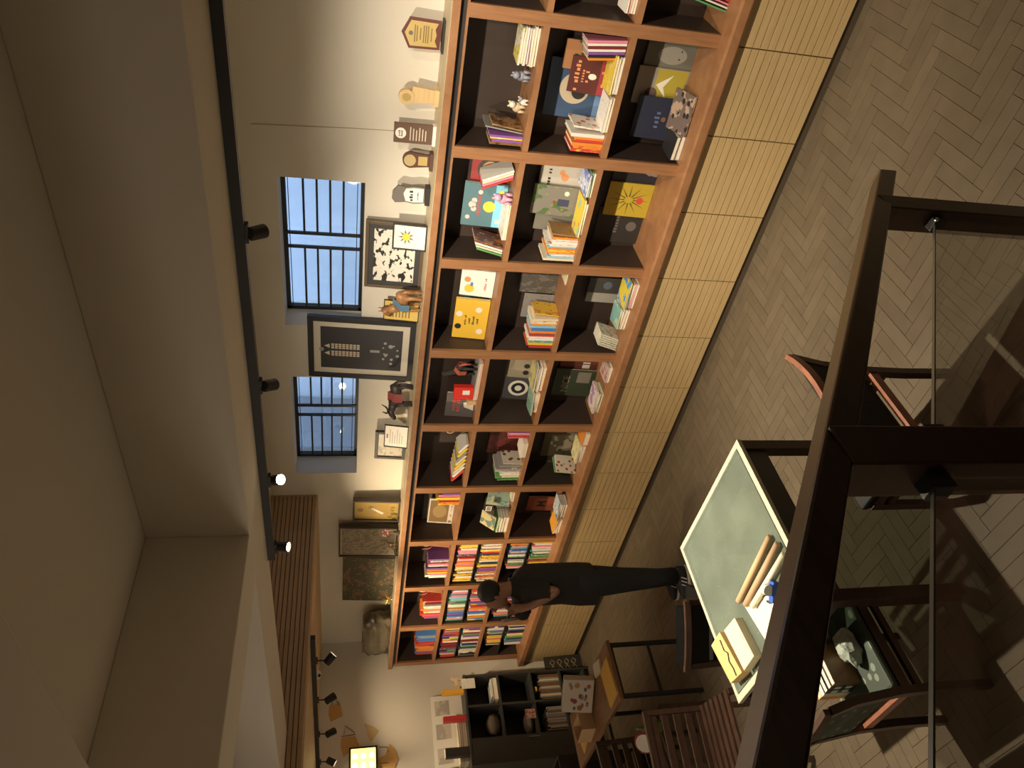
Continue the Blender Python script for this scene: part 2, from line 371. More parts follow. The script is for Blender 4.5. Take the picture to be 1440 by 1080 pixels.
BAYN = {9: 'first', 8: 'second', 7: 'third', 6: 'fourth', 5: 'fifth', 4: 'sixth', 3: 'seventh', 2: 'eighth', 1: 'ninth', 0: 'tenth'}
ROWZ = {'top': S1, 'middle': S2, 'bottom': S3}; ROWN = {'top': 'top', 'middle': 'middle', 'bottom': 'bottom'}
def where(bay, row): return '%s cubby %s bay from far end' % (row, BAYN[bay])
def book_bm(w, h, t):
    """closed book lying on its back: spine at x=0, top edge at +y, front cover up"""
    c = 0.002 if t < 0.02 else 0.0028; e = 0.003
    q = MB(); q.box(0, w, 0, h, 0, c); q.box(0, w, 0, h, t-c, t); q.box(0, c, 0, h, c, t-c)
    q.cur = 1; q.box(c, w-e, e, h-e, c, t-c); q.cur = 0; return q
def book(label, w, h, t, M, cm, group=None, parts=True, name='book', art=None):
    if parts:
        c = 0.002 if t < 0.02 else 0.0028; e = 0.003
        q = MB(); q.box(0, w, 0, h, 0, c); q.box(0, w, 0, h, t-c, t); q.box(0, c, 0, h, c, t-c)
        o = q.build(name, cm); MB().box(c, w-e, e, h-e, c, t-c).build('pages', PAGES, o)
    else: o = book_bm(w, h, t).build(name, [cm, PAGES])
    o.matrix_world = M
    if art: art(o, w, h, t)
    return tag(o, label, 'book', group)
def decal(o, poly, t, m, name='cover_art', lift=0.0006): return MB().prism(poly, t-0.0002, t+lift).build(name, m, o)
SPINES = MB(); SPM = []
def smat(m):
    if m not in SPM: SPM.append(m)
    return SPM.index(m)
def row_of_books(bay, row, z, xf0, xf1, cols, hr, note, group, seed, big=False, wr=(0.13, 0.17), tr=(0.012, 0.028), stuff=False, y0=0.03):
    rnd = random.Random(seed); X = -PITCH*(bay+1)+0.037+xf0*0.70; XEND = -PITCH*(bay+1)+0.037+xf1*0.696; i = 0
    while True:
        t = rnd.uniform(*tr); h = rnd.uniform(*hr); w = rnd.uniform(*wr)
        if X+t > XEND or i >= len(ORD): break
        c = rnd.choice(cols); dy = rnd.uniform(0, 0.02)
        M = T((X, y0+dy, z+0.001)) @ ROWM
        cm = cmat(c) if rnd.random() < 0.45 else print_mat('spine_print_%s_%d' % (c.replace(' ', '_'), rnd.randint(0, 3)), PAL[c], PAL[rnd.choice(['white', 'yellow', 'black', 'red'])], PAL[rnd.choice(['white', 'cream', 'navy', 'orange'])], rnd.randint(0, 9), 4, 0.60, 0.16)
        if stuff:
            q = book_bm(w, h, t); o_ = len(SPINES.v); SPINES.v += [tuple(M @ Vector(v_)) for v_ in q.v]; SPINES.f += [tuple(k_+o_ for k_ in f_) for f_ in q.f]; SPINES.mi += [smat(PAGES) if j_ else smat(cm) for j_ in q.mi]
            X += t+0.0008; i += 1; continue
        book('%s spine, %s in %s, %s' % (c, ORD[i], note, where(bay, row)), w, h, t, M, cm, group, parts=big)
        X += t+0.0008; i += 1
def flat_stack(bay, row, x, y, items, note, group, rz0=0.0, z=None):
    """pile of books lying flat; items = (colour or material, width, height, thickness, turn)"""
    z = (ROWZ[row] if z is None else z)+0.001; n = len(items)
    for i, it in enumerate(items):
        c, w, h, t, rz = it[:5]; cm = cmat(c) if isinstance(c, str) else c; cn = c if isinstance(c, str) else it[5]
        M = T((x, y, z)) @ RZ(rz0+rz) @ T((-w/2, -h/2, 0))
        pos = 'topmost in' if i == n-1 else ('lowest in' if i == 0 else ORD[i]+' up in')
        book('%s book, %s %s, %s' % (cn, pos, note, where(bay, row)), w, h, t, M, cm, group)
        z += t+0.0008
def face_px(x0, x1, y0, y1, Y, row, label, cm, t=0.012, art=None, tilt=0.10, bay=None, name='book', zbase=None):
    """cover-out book leaning on the back of its cubby; the outline in photo pixels is read on the upright plane Y"""
    xm, ym = (x0+x1)/2, (y0+y1)/2
    zt_ = onY(x0, ym, Y).z; zb_ = onY(x1, ym, Y).z; xl = onY(xm, y1, Y).x; xr = onY(xm, y0, Y).x
    zb_ = (ROWZ[row] if zbase is None else zbase)+0.001
    w = xr-xl; h = (zt_-zb_)
    if bay is not None:
        lo, hi = -PITCH*(bay+1)+0.043, -PITCH*bay-0.043
        if xl < lo: xl = lo
        if xl+w > hi: w = hi-xl
    M = T((xl, min(Y, BACK-0.005-h*math.sin(tilt)), zb_)) @ RX(-tilt) @ FACE
    o = book(label, w, h, t, M, cm, None, name=name, art=art); return o
INK = mat('ink_black', (0.02, 0.02, 0.02), 0.6); INKW = mat('ink_white', (0.82, 0.78, 0.68), 0.6); INKO = mat('ink_orange', (0.72, 0.30, 0.12), 0.6); INKR = mat('ink_red', (0.62, 0.07, 0.05), 0.6)
INKY = mat('ink_yellow', (0.80, 0.58, 0.07), 0.6); INKB = mat('ink_blue', (0.10, 0.25, 0.60), 0.6); INKG = mat('ink_green', (0.14, 0.32, 0.13), 0.6); INKT = mat('ink_teal', (0.35, 0.66, 0.76), 0.6)
def tx(o, s, size, x, y, t, m): return text(s, size, T((x, y, t+0.0006)), m, o)
def scrawl(n, size, seed):
    """strokes of lettering too small to read: n short uprights of uneven height"""
    rnd = random.Random(seed); w = size*.62; out = []
    for k in range(n):
        if rnd.random() < .12: continue
        x = (k-n/2)*w; h = size*rnd.choice((.5, .52, .72)); out.append((x, x+w*rnd.uniform(.45, .75), -size*.3, -size*.3+h))
    return out
def sc(o, n, size, x, y, t, m):
    q = MB()
    for a, b_, c, d in scrawl(n, size, n+int(x*1000)): q.prism(rect(x+a, x+b_, y+c, y+d), t-.0002, t+.0009)
    return q.build('lettering', m, o)
def pm(n, b, a1, a2, seed, sc=3, c1=.55, d=.3): return print_mat(n, b, a1, a2, seed, sc, c1, d)
P_ = PAL
# ---- bay nine from the far end (nearest whole bay)
def art_moon(o, w, h, t):
    decal(o, circle(w*.27, 26, w*.52, h*.52), t, mat('moon_cream', (0.50, 0.42, 0.30), .6)); decal(o, circle(w*.13, 18, w*.47, h*.44), t, INK, lift=.0009); decal(o, rect(w*.05, w*.95, h*.03, h*.14), t, mat('strip_blue', (.16, .28, .5), .5))
face_px(770, 838, 84, 166, 0.24, 'middle', 'large navy picture book with cream moon circle leaning at back', mat('navy_print', (0.045, 0.085, 0.17), .4, var=.3), 0.012, art_moon, bay=1)
face_px(794, 850, 58, 100, 0.22, 'middle', 'tan orange book standing behind the dark red book', pm('tan_orange', (.42, .20, .09), (.30, .10, .05), (.05, .09, .06), 3, 2.0, .62, .25), .012, bay=1)
def art_win(o, w, h, t):
    decal(o, rect(w*.02, w*.98, h*.03, h*.28), t, mat('crimson', (.32, .035, .05), .5)); decal(o, circle(w*.085, 18, w*.5, h*.45, w*.12), t, INKW, lift=.0009)
    for s, yy, z in ((8, .82, .15), (5, .68, .10), (4, .57, .12)): sc(o, s, h*z, w*.5, h*yy, t, INKO)
    sc(o, 4, h*.17, w*.5, h*.17, t+.0006, INKO)
face_px(802, 852, 82, 133, 0.178, 'middle', 'dark red book with orange letters and white oval', mat('oxblood', (0.10, 0.022, 0.018), .45), 0.014, art_win, bay=1, tilt=.16)
# leaning group on the right of the middle cubby
for i, c in enumerate(['pink', 'white', 'dark red', 'white', 'purple', 'black', 'orange']):
    M = T((-0.845-i*0.0155, 0.03, S2+0.004)) @ RY(-0.10) @ ROWM
    book('%s book, %s from right, right group, %s' % (c, ORD[i], where(1, 'middle')), .15, .225-.004*i, .013, M, cmat(c), 'leaning books nearest bay')
YELC = pm('yellow_comic', (.80, .62, .06), (.86, .74, .30), (.45, .12, .04), 5, 4, .6, .16); WHC = pm('white_comic', (.84, .82, .76), (.70, .66, .58), (.06, .06, .06), 6, 5, .66, .17)
flat_stack(1, 'middle', -1.02, .085, [('white', .20, .15, .02, .03), ('cream', .2, .15, .015, -.04), (YELC, .21, .155, .014, .03, 'yellow comic')], 'right low pile', 'flat books nearest bay')
flat_stack(1, 'middle', -1.245, .085, [('cream', .2, .15, .016, .02), (WHC, .2, .155, .02, -.03, 'white lettered')], 'central pile', 'flat books nearest bay')
row_of_books(1, 'middle', S2, 0.02, 0.21, ['orange', 'white', 'cream', 'red', 'yellow', 'white'], (.17, .205), 'left group', 'standing books nearest bay', 11, True, (.16, .19), (.014, .022))
o = book('white cover with red splash, outermost of left group, ninth bay', .17, .2, .012, T((-1.352, .035, S2+.001)) @ RY(.06) @ ROWM, pm('white_red_splash', (.82, .78, .70), (.80, .76, .68), (.60, .10, .06), 9, 1.6, .9, .3))
# top
row_of_books(1, 'top', S1, 0.02, 0.12, ['orange', 'brown', 'yellow', 'purple'], (.18, .2), 'left group', 'standing books nearest bay', 12, True, (.15, .18), (.012, .02))
book('thin book with brown photo cover leaning in left group, top cubby ninth bay', .15, .19, .01, T((-1.405, .05, S1+.003)) @ RY(.13) @ ROWM, pm('photo_brown', (.16, .09, .05), (.40, .22, .09), (.05, .04, .03), 12, 3, .5, .3))
book('grey thin book leaning behind brown cover, top cubby of ninth bay', .16, .225, .008, T((-1.425, .06, S1+.003)) @ RY(.12) @ ROWM, cmat('grey'))
flat_stack(1, 'top', -.93, .125, [('white', .2, .15, .014, 0), ('cream', .21, .16, .016, .03), ('white', .2, .15, .012, -.03), ('purple', .19, .16, .014, .04), ('white', .2, .16, .014, 0), ('cream', .19, .15, .012, .05), (pm('yellow_white', (.82, .80, .70), (.78, .66, .14), (.5, .35, .1), 4, 2.5), .2, .15, .012, -.06, 'yellow and white')], 'right pile', 'flat books nearest bay')
def figurine(name, label, cat, loc, col, col2, s=1.0, rz=0.0):
    t = thing(name, label, cat, loc, rz); m1 = mat('fig_%s' % col[0], col[1], .5); m2 = mat('fig_%s' % col2[0], col2[1], .5)
    q = MB(); q.ball((0, 0, .05*s), (.034*s, .026*s, .03*s)); q.build('body', m1, t, True)
    q = MB(); q.ball((.03*s, -.012*s, .085*s), .022*s); h_ = q.build('head', m2, t, True)
    for sg in (-1, 1): MB().ball((.03*s+sg*.017*s, -.008*s, .104*s), (.008*s, .006*s, .011*s), 8, 5).build('ear', m1, h_, True)
    for dx in (-.018, .018):
        for dy in (-.014, .014): MB().tube([(dx*s, dy*s, .04*s), (dx*s*1.1, dy*s*1.1, .001)], [.011*s, .009*s], 8).build('leg', m1, t, True)
    return t
GREYF = ('grey', (.30, .32, .40)); WHT = ('white', (.75, .72, .66)); CRM = ('cream', (.62, .50, .33)); PNK = ('pink', (.66, .36, .50))
figurine('elephant_figurine', 'small grey toy elephant beside flat pile in ninth bay', 'figurine', (-1.115, .13, S1), GREYF, GREYF, 1.0, -.8)
figurine('dog_figurine', 'small white and cream toy dog beside leaning books', 'figurine', (-1.29, .12, S1), CRM, WHT, .95, -.4)
figurine('dog_figurine', 'tiny grey and white toy animal in front of toy dog', 'figurine', (-1.235, .06, S1), WHT, GREYF, .55, .3)
# bottom
def art_fish(o, w, h, t): decal(o, circle(w*.30, 24, w*.55, h*.45, h*.3), t, mat('fish_grey', (.36, .34, .29), .6)); decal(o, circle(w*.03, 10, w*.45, h*.3), t, INK, lift=.0009); decal(o, circle(w*.03, 10, w*.72, h*.28), t, INK, lift=.0009)
face_px(908, 975, 58, 101, 0.27, 'bottom', 'grey book with round pale face drawing at back right', mat('sage_grey', (.17, .17, .14), .5, var=.2), .012, art_fish, bay=1, tilt=.05)
def art_bird(o, w, h, t): decal(o, rect(w*.02, w*.98, h*.03, h*.62), t, mat('mustard', (.45, .36, .05), .5)); decal(o, [(w*.2, h*.35), (w*.5, h*.45), (w*.85, h*.3), (w*.55, h*.6)], t, INKW, lift=.0009); decal(o, circle(w*.17, 16, w*.3, h*.66), t, mat('bird_brown', (.12, .08, .07), .6), lift=.001)
face_px(893, 962, 95, 148, 0.255, 'bottom', 'yellow and cream book with white bird drawing', mat('putty', (.30, .27, .22), .5), .012, art_bird, bay=1, tilt=.05)
def art_navy(o, w, h, t): sc(o, 4, h*.16, w*.5, h*.5, t, mat('dull_blue', (.10, .13, .26), .6)); decal(o, circle(w*.06, 12, w*.5, h*.36), t, mat('dull_rust', (.20, .08, .04), .6))
face_px(893, 950, 137, 196, 0.20, 'bottom', 'dark navy picture book leaning in front of yellow bird book', mat('navy_dark', (.022, .026, .05), .45), .012, art_navy, bay=1, tilt=.10)
PHOTO = pm('photo_cover', (.16, .12, .11), (.42, .30, .22), (.03, .03, .03), 14, 2.2, .52, .34)
o = book('white edged photo book propped tilted beside black boxes, bottom cubby ninth bay', .24, .17, .012, T((-1.33, .02, S3+.008)) @ RZ(.05) @ RX(.42), PHOTO)
flat_stack(1, 'bottom', -1.41, .11, [('grey', .15, .17, .03, .03), ('black', .15, .17, .028, -.04)], 'left pair', 'flat books nearest bay')
# ---- tenth bay, cut by the edge of the photograph
flat_stack(0, 'middle', -.60, .12, [('white', .2, .15, .014, 0), ('cream', .2, .15, .014, .02), ('pink', .2, .15, .014, -.03), ('white', .2, .16, .012, .02)], 'left pile', 'flat books cut-off bay')
for i, c in enumerate(['green', 'white', 'pink', 'red', 'green']):
    book('%s magazine, %s in fan, %s' % (c, ORD[i], where(0, 'bottom')), .16, .2, .008, T((-.63+i*.018, .04, S3+.002)) @ RY(.2) @ ROWM, cmat(c), 'magazines cut-off bay')
flat_stack(0, 'top', -.55, .12, [('white', .2, .15, .014, 0), ('blue', .2, .15, .016, .04)], 'pair', 'flat books cut-off bay')
# ---- eighth bay
def art_play(o, w, h, t):
    decal(o, rect(0.001, w-.001, .001, h*.27), t, mat('sky_strip', (.22, .60, .78), .5)); decal(o, circle(w*.13, 18, w*.48, h*.38), t, INKY, lift=.0009); decal(o, circle(w*.075, 14, w*.82, h*.12), t, INKY, lift=.0009)
    for cx, cy, r in ((.5, .78, .08), (.4, .74, .06), (.6, .74, .06), (.2, .86, .05), (.14, .15, .05), (.8, .62, .05)): decal(o, circle(w*r, 12, w*cx, h*cy), t, mat('cloud_pink', (.70, .56, .50), .6), lift=.0009)
    tx(o, 'playbook', h*.15, w*.5, h*.63, t+.0004, INKR)
def art_ring(o, w, h, t): decal(o, circle(w*.42, 26, w*.6, h*.5), t, mat('ring_dark', (.06, .06, .05), .6)); decal(o, circle(w*.30, 24, w*.6, h*.5), t, mat('ring_gold', (.42, .34, .18), .6), lift=.0009); decal(o, circle(w*.24, 24, w*.6, h*.5), t, INKR, lift=.0012)
face_px(663, 700, 222, 263, .24, 'top', 'red book with round dark medallion behind pink plush toy', mat('brick_red', (.32, .045, .045), .5), .014, art_ring, bay=2)
face_px(651, 704, 257, 317, .20, 'top', 'teal playbook with yellow sun standing cover out', mat('teal_grey', (.10, .20, .24), .45), .022, art_play, bay=2, tilt=.08)
pl = figurine('plush_toy', 'small pink plush animal sitting before red book', 'toy', (-1.835, .035, S1), PNK, ('lilac', (.56, .38, .56)), 1.15, -.5)
for i, c in enumerate(['white', 'cream', 'pink', 'red']):
    book('%s book, %s from right, leaning, %s' % (c, ORD[i], where(2, 'top')), .16, .2, .013, T((-1.665-i*.017, .06, S1+.008)) @ RY(-.40) @ ROWM, cmat(c), 'leaning books eighth bay')
flat_stack(2, 'top', -1.99, .10, [('cream', .26, .16, .012, .03), (pm('white_spots', (.84, .82, .78), (.8, .62, .1), (.5, .2, .2), 15, 3, .62, .18), .26, .16, .014, -.02, 'white spotted')], 'front pair', 'flat books eighth bay')
for i, (c, cc) in enumerate([('green', None), ('cream', None), ('white', None), ('brown portrait', pm('portrait', (.14, .06, .05), (.40, .16, .06), (.5, .4, .28), 17, 2.4, .55, .22))]):
    book('%s book, %s of leaning four, %s' % (c, ORD[i], where(2, 'top')), .16, .20-.008*(3-i), .013, T((-2.258+i*.0185, .04, S1+.006)) @ RY(.26) @ ROWM, cc or cmat(c), 'leaning books eighth bay')
def art_squirrel(o, w, h, t): decal(o, circle(w*.17, 14, w*.45, h*.42), t, INKO); decal(o, circle(w*.12, 14, w*.66, h*.5), t, INKO); sc(o, 7, h*.12, w*.5, h*.78, t, INK)
face_px(760, 810, 232, 263, .24, 'middle', 'white book with two orange squirrels at back right', mat('offwhite', (.55, .51, .44), .5), .012, art_squirrel, bay=2)
GARD = pm('garden', (.22, .21, .18), (.10, .16, .06), (.32, .26, .10), 19, 2.6, .58, .2)
def art_girl(o, w, h, t): decal(o, rect(w*.34, w*.58, h*.22, h*.46), t, mat('dress', (.05, .06, .12), .6)); decal(o, circle(w*.06, 12, w*.46, h*.53), t, mat('hair_rust', (.25, .08, .05), .6)); decal(o, circle(w*.08, 12, w*.78, h*.3), t, INKW)
face_px(749, 808, 262, 303, .20, 'middle', 'grey green garden picture book with small girl figure', GARD, .012, art_girl, bay=2)
face_px(752, 800, 300, 324, .24, 'middle', 'grey book half hidden behind garden picture book', mat('dull_grey', (.19, .18, .15), .5, var=.3), .012, bay=2)
BLU = pm('blue_comic', (.16, .24, .62), (.55, .62, .82), (.86, .86, .80), 21, 2, .5, .3)
flat_stack(2, 'middle', -1.69, .10, [('white', .16, .18, .014, 0), ('green', .16, .19, .01, .04), (BLU, .15, .2, .014, -.03, 'blue comic')], 'right pile', 'flat books eighth bay')
YEL2 = pm('yellow_animals', (.84, .66, .07), (.30, .64, .56), (.56, .25, .22), 22, 1.8, .62, .22)
flat_stack(2, 'middle', -1.93, .085, [('white', .22, .15, .014, 0), (YEL2, .26, .16, .014, .05, 'yellow animal')], 'central pair', 'flat books eighth bay')
row_of_books(2, 'middle', S2, 0.02, 0.27, ['white', 'cream', 'purple', 'orange', 'light blue', 'yellow', 'brown', 'white'], (.17, .215), 'left group', 'standing books eighth bay', 23, True, (.15, .19), (.010, .017))
book('brown illustrated cover, outermost of left group, middle cubby eighth bay', .16, .19, .012, T((-2.075, .03, S2+.001)) @ RY(.07) @ ROWM, pm('brown_illus', (.30, .18, .08), (.16, .10, .05), (.42, .10, .05), 24, 2, .6, .22))
def art_sun(o, w, h, t):
    for k in range(12):
        a = 2*PI*k/12; decal(o, [(w*.5+w*.10*math.cos(a-.15), h*.5+h*.10*math.sin(a-.15)), (w*.5+w*.46*math.cos(a), h*.5+h*.46*math.sin(a)), (w*.5+w*.10*math.cos(a+.15), h*.5+h*.10*math.sin(a+.15))], t, mat('olive_dark', (.08, .07, .02), .6))
    decal(o, circle(w*.1, 14, w*.5, h*.25), t, INKR, lift=.001)
face_px(853, 915, 257, 304, .255, 'bottom', 'yellow book with dark radiating rays in bottom cubby', mat('ray_yellow', (.50, .36, .035), .5), .012, art_sun, bay=2, tilt=.05)
face_px(862, 915, 240, 259, .27, 'bottom', 'black book with pale figure beside yellow ray book', pm('black_pale', (.03, .03, .04), (.28, .25, .24), (.03, .03, .03), 25, 1.5, .62, .1), .012, bay=2, tilt=.05)
def art_dim(o, w, h, t): sc(o, 7, h*.11, w*.5, h*.55, t, mat('dim_ink', (.14, .12, .11), .6)); decal(o, circle(w*.14, 14, w*.5, h*.22), t, mat('dim_ink', (.14, .12, .11), .6))
face_px(838, 897, 292, 340, .285, 'bottom', 'nearly black book with dim circle, bottom cubby eighth bay', mat('near_black', (.035, .03, .028), .5), .012, art_dim, bay=2, tilt=.05)
# ---- seventh bay
WCOL = pm('white_colour_figures', (.86, .84, .80), (.85, .82, .76), (.66, .22, .10), 27, 2, .75, .26)
def art_fig(o, w, h, t): decal(o, circle(w*.16, 16, w*.28, h*.72), t, INKY); decal(o, circle(w*.11, 8, w*.62, h*.80), t, INKO); decal(o, circle(w*.09, 6, w*.45, h*.66, h*.05), t, INKB); sc(o, 8, h*.09, w*.5, h*.25, t, INKR)
face_px(648, 706, 381, 417, .13, 'top', 'bright white book with coloured figures and yellow badge', mat('bright_white', (.86, .84, .80), .5), .014, art_fig, bay=3, tilt=.14)
face_px(646, 692, 411, 436, .22, 'top', 'dark teal book between white and yellow books', pm('dark_teal_print', (.06, .09, .10), (.10, .24, .22), (.35, .06, .10), 28, 1.6, .6, .2), .012, bay=3)
def art_yel(o, w, h, t):
    for cx, cy, m_ in ((.3, .86, INK), (.75, .3, INKW), (.2, .2, INKW), (.62, .86, INKW)): decal(o, circle(w*.07, 12, w*cx, h*cy), t, m_)
    for s, yy in ((7, .66), (5, .54), (6, .42), (5, .30)): sc(o, s, h*.085, w*.48, h*yy, t, INK)
face_px(637, 692, 434, 487, .15, 'top', 'large yellow book with animals and dark lettering', mat('sun_yellow', (.80, .50, .05), .5), .02, art_yel, bay=3, tilt=.10)
face_px(731, 782, 385, 411, .26, 'middle', 'dark grey map patterned book at back of middle cubby', pm('dark_map', (.10, .09, .08), (.16, .15, .13), (.24, .22, .18), 29, 4, .55, .15), .012, bay=3, tilt=.05)
face_px(735, 778, 414, 446, .25, 'middle', 'grey white dotted book behind standing row, seventh bay', pm('grey_dots', (.26, .24, .22), (.28, .26, .24), (.06, .06, .06), 30, 3, .7, .12), .012, bay=3, tilt=.06)
row_of_books(3, 'middle', S2, 0.03, 0.42, ['red', 'orange', 'white', 'light blue', 'blue', 'teal', 'blue', 'cream', 'white', 'yellow'], (.17, .20), 'left group', 'standing books seventh bay', 31, True, (.14, .18), (.012, .021))
book('yellow and orange cover leaning on row, middle cubby seventh bay', .15, .185, .012, T((-2.73, .03, S2+.003)) @ RY(.10) @ ROWM, pm('yellow_orange', (.72, .46, .06), (.62, .24, .04), (.2, .1, .04), 32, 2.4, .55, .2))
MB1 = book('pale thin book lying on shelf at right, middle cubby seventh bay', .12, .17, .008, T((-2.47, .06, S2+.001)), cmat('cream'))
def art_head(o, w, h, t): decal(o, rect(w*.02, w*.4, .002, h*.98), t, mat('ash', (.34, .32, .28), .6)); decal(o, circle(w*.16, 12, w*.72, h*.45), t, mat('ash_blue', (.12, .14, .18), .6))
face_px(826, 866, 391, 425, .26, 'bottom', 'dark book with pale side strip, bottom cubby seventh bay', mat('char', (.06, .055, .05), .5), .012, art_head, bay=3, tilt=.05)
flat_stack(3, 'bottom', -2.50, .075, [('white', .2, .16, .016, 0), ('pink', .2, .16, .012, .04), ('white', .2, .15, .014, -.03), ('green', .2, .16, .01, .05), (pm('yellow_blue', (.80, .64, .07), (.10, .34, .72), (.85, .8, .7), 33, 1.6, .55, .14), .22, .17, .012, .02, 'yellow and blue')], 'right pile', 'flat books seventh bay')
flat_stack(3, 'bottom', -2.72, .085, [('white', .17, .15, .02, 0), ('cream', .17, .15, .02, .05), ('white', .17, .15, .018, -.04), (pm('sea_teal', (.24, .48, .46), (.50, .62, .44), (.12, .2, .2), 34, 2, .55, .15), .17, .16, .012, .15, 'pale teal')], 'central pile', 'flat books seventh bay')
for i in range(6):
    book('white magazine, %s from left, fanned, %s' % (ORD[i], where(3, 'bottom')), .15, .16, .012, T((-3.03+i*.019, .035, S3+.007)) @ RY(.33) @ ROWM, pm('mag_%d' % i, (.78, .76, .66), (.40, .46, .30), (.12, .10, .08), 35+i, 6, .55, .1), 'fanned magazines')
# ---- sixth bay
def art_tomb(o, w, h, t):
    sc(o, 5, h*.17, w*.5, h*.72, t, INKR); sc(o, 5, h*.2, w*.5, h*.56, t, INKR); decal(o, [(w*.3, h*.02), (w*.75, h*.05), (w*.6, h*.4), (w*.42, h*.36)], t, INKW)
face_px(626, 669, 561, 593, .10, 'top', 'dark grey book with red lettering and pale figure', mat('slate', (.12, .11, .11), .5), .014, art_tomb, bay=4, tilt=.08)
rb = thing('red_box', 'bright red box with white slot beside dark horse puppet', 'box', (-3.50, .035, S1+.0372), .12)
MB().box(-.055, .055, 0, .05, 0, .15).build('body', mat('box_red', (.72, .035, .025), .4), rb, bevel=.003); MB().box(-.01, .03, -.0015, .002, .03, .085).build('slot', WHITE, rb); MB().box(-.045, -.038, -.0012, .002, .03, .11).build('stripe', INKR, rb)
flat_stack(4, 'top', -3.37, .10, [('red', .38, .16, .012, 0), ('white', .37, .16, .012, .01), ('grey', .38, .16, .010, -.01)], 'low pile', 'flat books sixth bay')
tag(MB().box(-.02, .02, 0, .03, 0, .07).build('wooden_block', wood('pale_wood', (.55, .36, .18), (.66, .46, .24))), 'small pale wooden block left of red box', 'block').location = (-3.615, .05, S1+.001)
def art_cream(o, w, h, t):
    decal(o, circle(w*.13, 14, w*.3, h*.38), t, INK); decal(o, circle(w*.13, 14, w*.66, h*.38), t, INK); sc(o, 3, h*.2, w*.6, h*.16, t, INKR)
face_px(716, 750, 506, 531, .24, 'middle', 'cream book with dark round faces, middle cubby sixth bay', mat('sand', (.34, .29, .21), .5), .012, art_cream, bay=4)
def art_swirl(o, w, h, t):
    for r in (.34, .24, .12): decal(o, circle(w*r, 20, w*.5, h*.5), t, INKW if r in (.34, .12) else INK, lift=.0006+.001*(.4-r))
face_px(709, 744, 530, 561, .25, 'middle', 'dark book with pale swirl rings, middle cubby sixth bay', mat('ink_grey', (.07, .07, .075), .5), .012, art_swirl, bay=4)
flat_stack(4, 'middle', -3.32, .09, [('orange', .24, .16, .03, 0), ('white', .24, .17, .018, .03), ('brown', .24, .16, .014, -.03), (pm('yellow_grey', (.62, .55, .18), (.30, .30, .32), (.7, .6, .1), 42, 1.8, .52, .2), .26, .17, .012, .05, 'yellow grey')], 'right pile', 'flat books sixth bay')
flat_stack(4, 'middle', -3.57, .075, [('orange', .2, .14, .045, 0), (pm('teal_green', (.16, .34, .28), (.30, .44, .34), (.08, .16, .16), 43, 4, .5, .2), .24, .16, .012, .22, 'speckled teal')], 'central pair', 'flat books sixth bay')
def art_nice(o, w, h, t): tx(o, 'NICE', h*.24, w*.45, h*.70, t, mat('nice_ink', (.34, .31, .24), .6)); decal(o, rect(w*.52, w*.92, h*.12, h*.45), t, mat('nice_patch', (.24, .22, .18), .6))
face_px(779, 834, 520, 556, .25, 'bottom', 'dark green book lettered NICE in bottom cubby', mat('bottle_green', (.045, .06, .035), .5), .012, art_nice, bay=4, tilt=.06)
def art_redc(o, w, h, t): decal(o, rect(w*.3, w*.6, h*.2, h*.4), t, INKW); decal(o, rect(w*.68, w*.8, h*.2, h*.4), t, INKW)
face_px(788, 836, 505, 522, .285, 'bottom', 'dull red book behind NICE book at right', mat('dull_red', (.16, .045, .035), .5), .012, art_redc, bay=4, tilt=.05)
flat_stack(4, 'bottom', -3.24, .06, [('white', .15, .15, .02, 0), (pm('comic_red', (.56, .42, .36), (.55, .12, .10), (.2, .2, .4), 44, 3), .15, .15, .012, .05, 'red comic')], 'right pair', 'flat books sixth bay')
flat_stack(4, 'bottom', -3.55, .07, [('cream', .2, .15, .012, 0), ('green', .2, .15, .012, .03), ('white', .2, .16, .014, -.03), (pm('comic_violet', (.36, .26, .48), (.70, .60, .58), (.62, .08, .07), 45, 2.6, .5, .28), .22, .16, .012, .06, 'violet comic')], 'central pile', 'flat books sixth bay')
# ---- fifth bay
cl = ['red', 'white', 'cream', 'yellow', 'cream', 'grey', 'yellow', 'white']
for i, c in enumerate(cl):
    book('%s book, %s from left, slanting, %s' % (c, ORD[i], where(5, 'top')), .17, .16-.006*i, .021, T((-4.40+i*.046, .03, S1+.003)) @ RY(-1.0) @ ROWM, cmat(c), 'slanting books fifth bay')
fr_ = tag(MB().tube([(.03*math.cos(a), 0, .04+.03*math.sin(a)) for a in [k*.5 for k in range(1, 11)]], .007, 8).build('ring_ornament', mat('shell', (.72, .50, .44), .4), None, True), 'small pink and white curled ornament above slanting books', 'ornament'); fr_.location = (-3.95, .08, S1+.125)
face_px(687, 728, 607, 636, .255, 'middle', 'dark red patterned book at back, middle cubby fifth bay', pm('dark_red_tiles', (.08, .025, .02), (.14, .03, .025), (.30, .10, .06), 47, 4, .5, .12), .012, bay=5, tilt=.05)
row_of_books(5, 'middle', S2, .82, 1.0, ['pink', 'white', 'red', 'white', 'pink', 'purple', 'yellow', 'white'], (.17, .18), 'right group', 'standing books fifth bay', 48, True, (.15, .16), (.010, .014))
row_of_books(5, 'middle', S2, .06, .34, ['cream', 'white', 'grey', 'navy', 'white', 'grey', 'green'], (.15, .24), 'left group', 'standing books fifth bay', 49, True, (.14, .18), (.016, .026))
book('white cover with dark oval, outermost of left group, fifth bay middle cubby', .15, .17, .012, T((-4.325, .03, S2+.001)) @ RY(.07) @ ROWM, pm('white_oval', (.60, .56, .46), (.60, .56, .46), (.10, .07, .06), 50, 1.4, .8, .3))
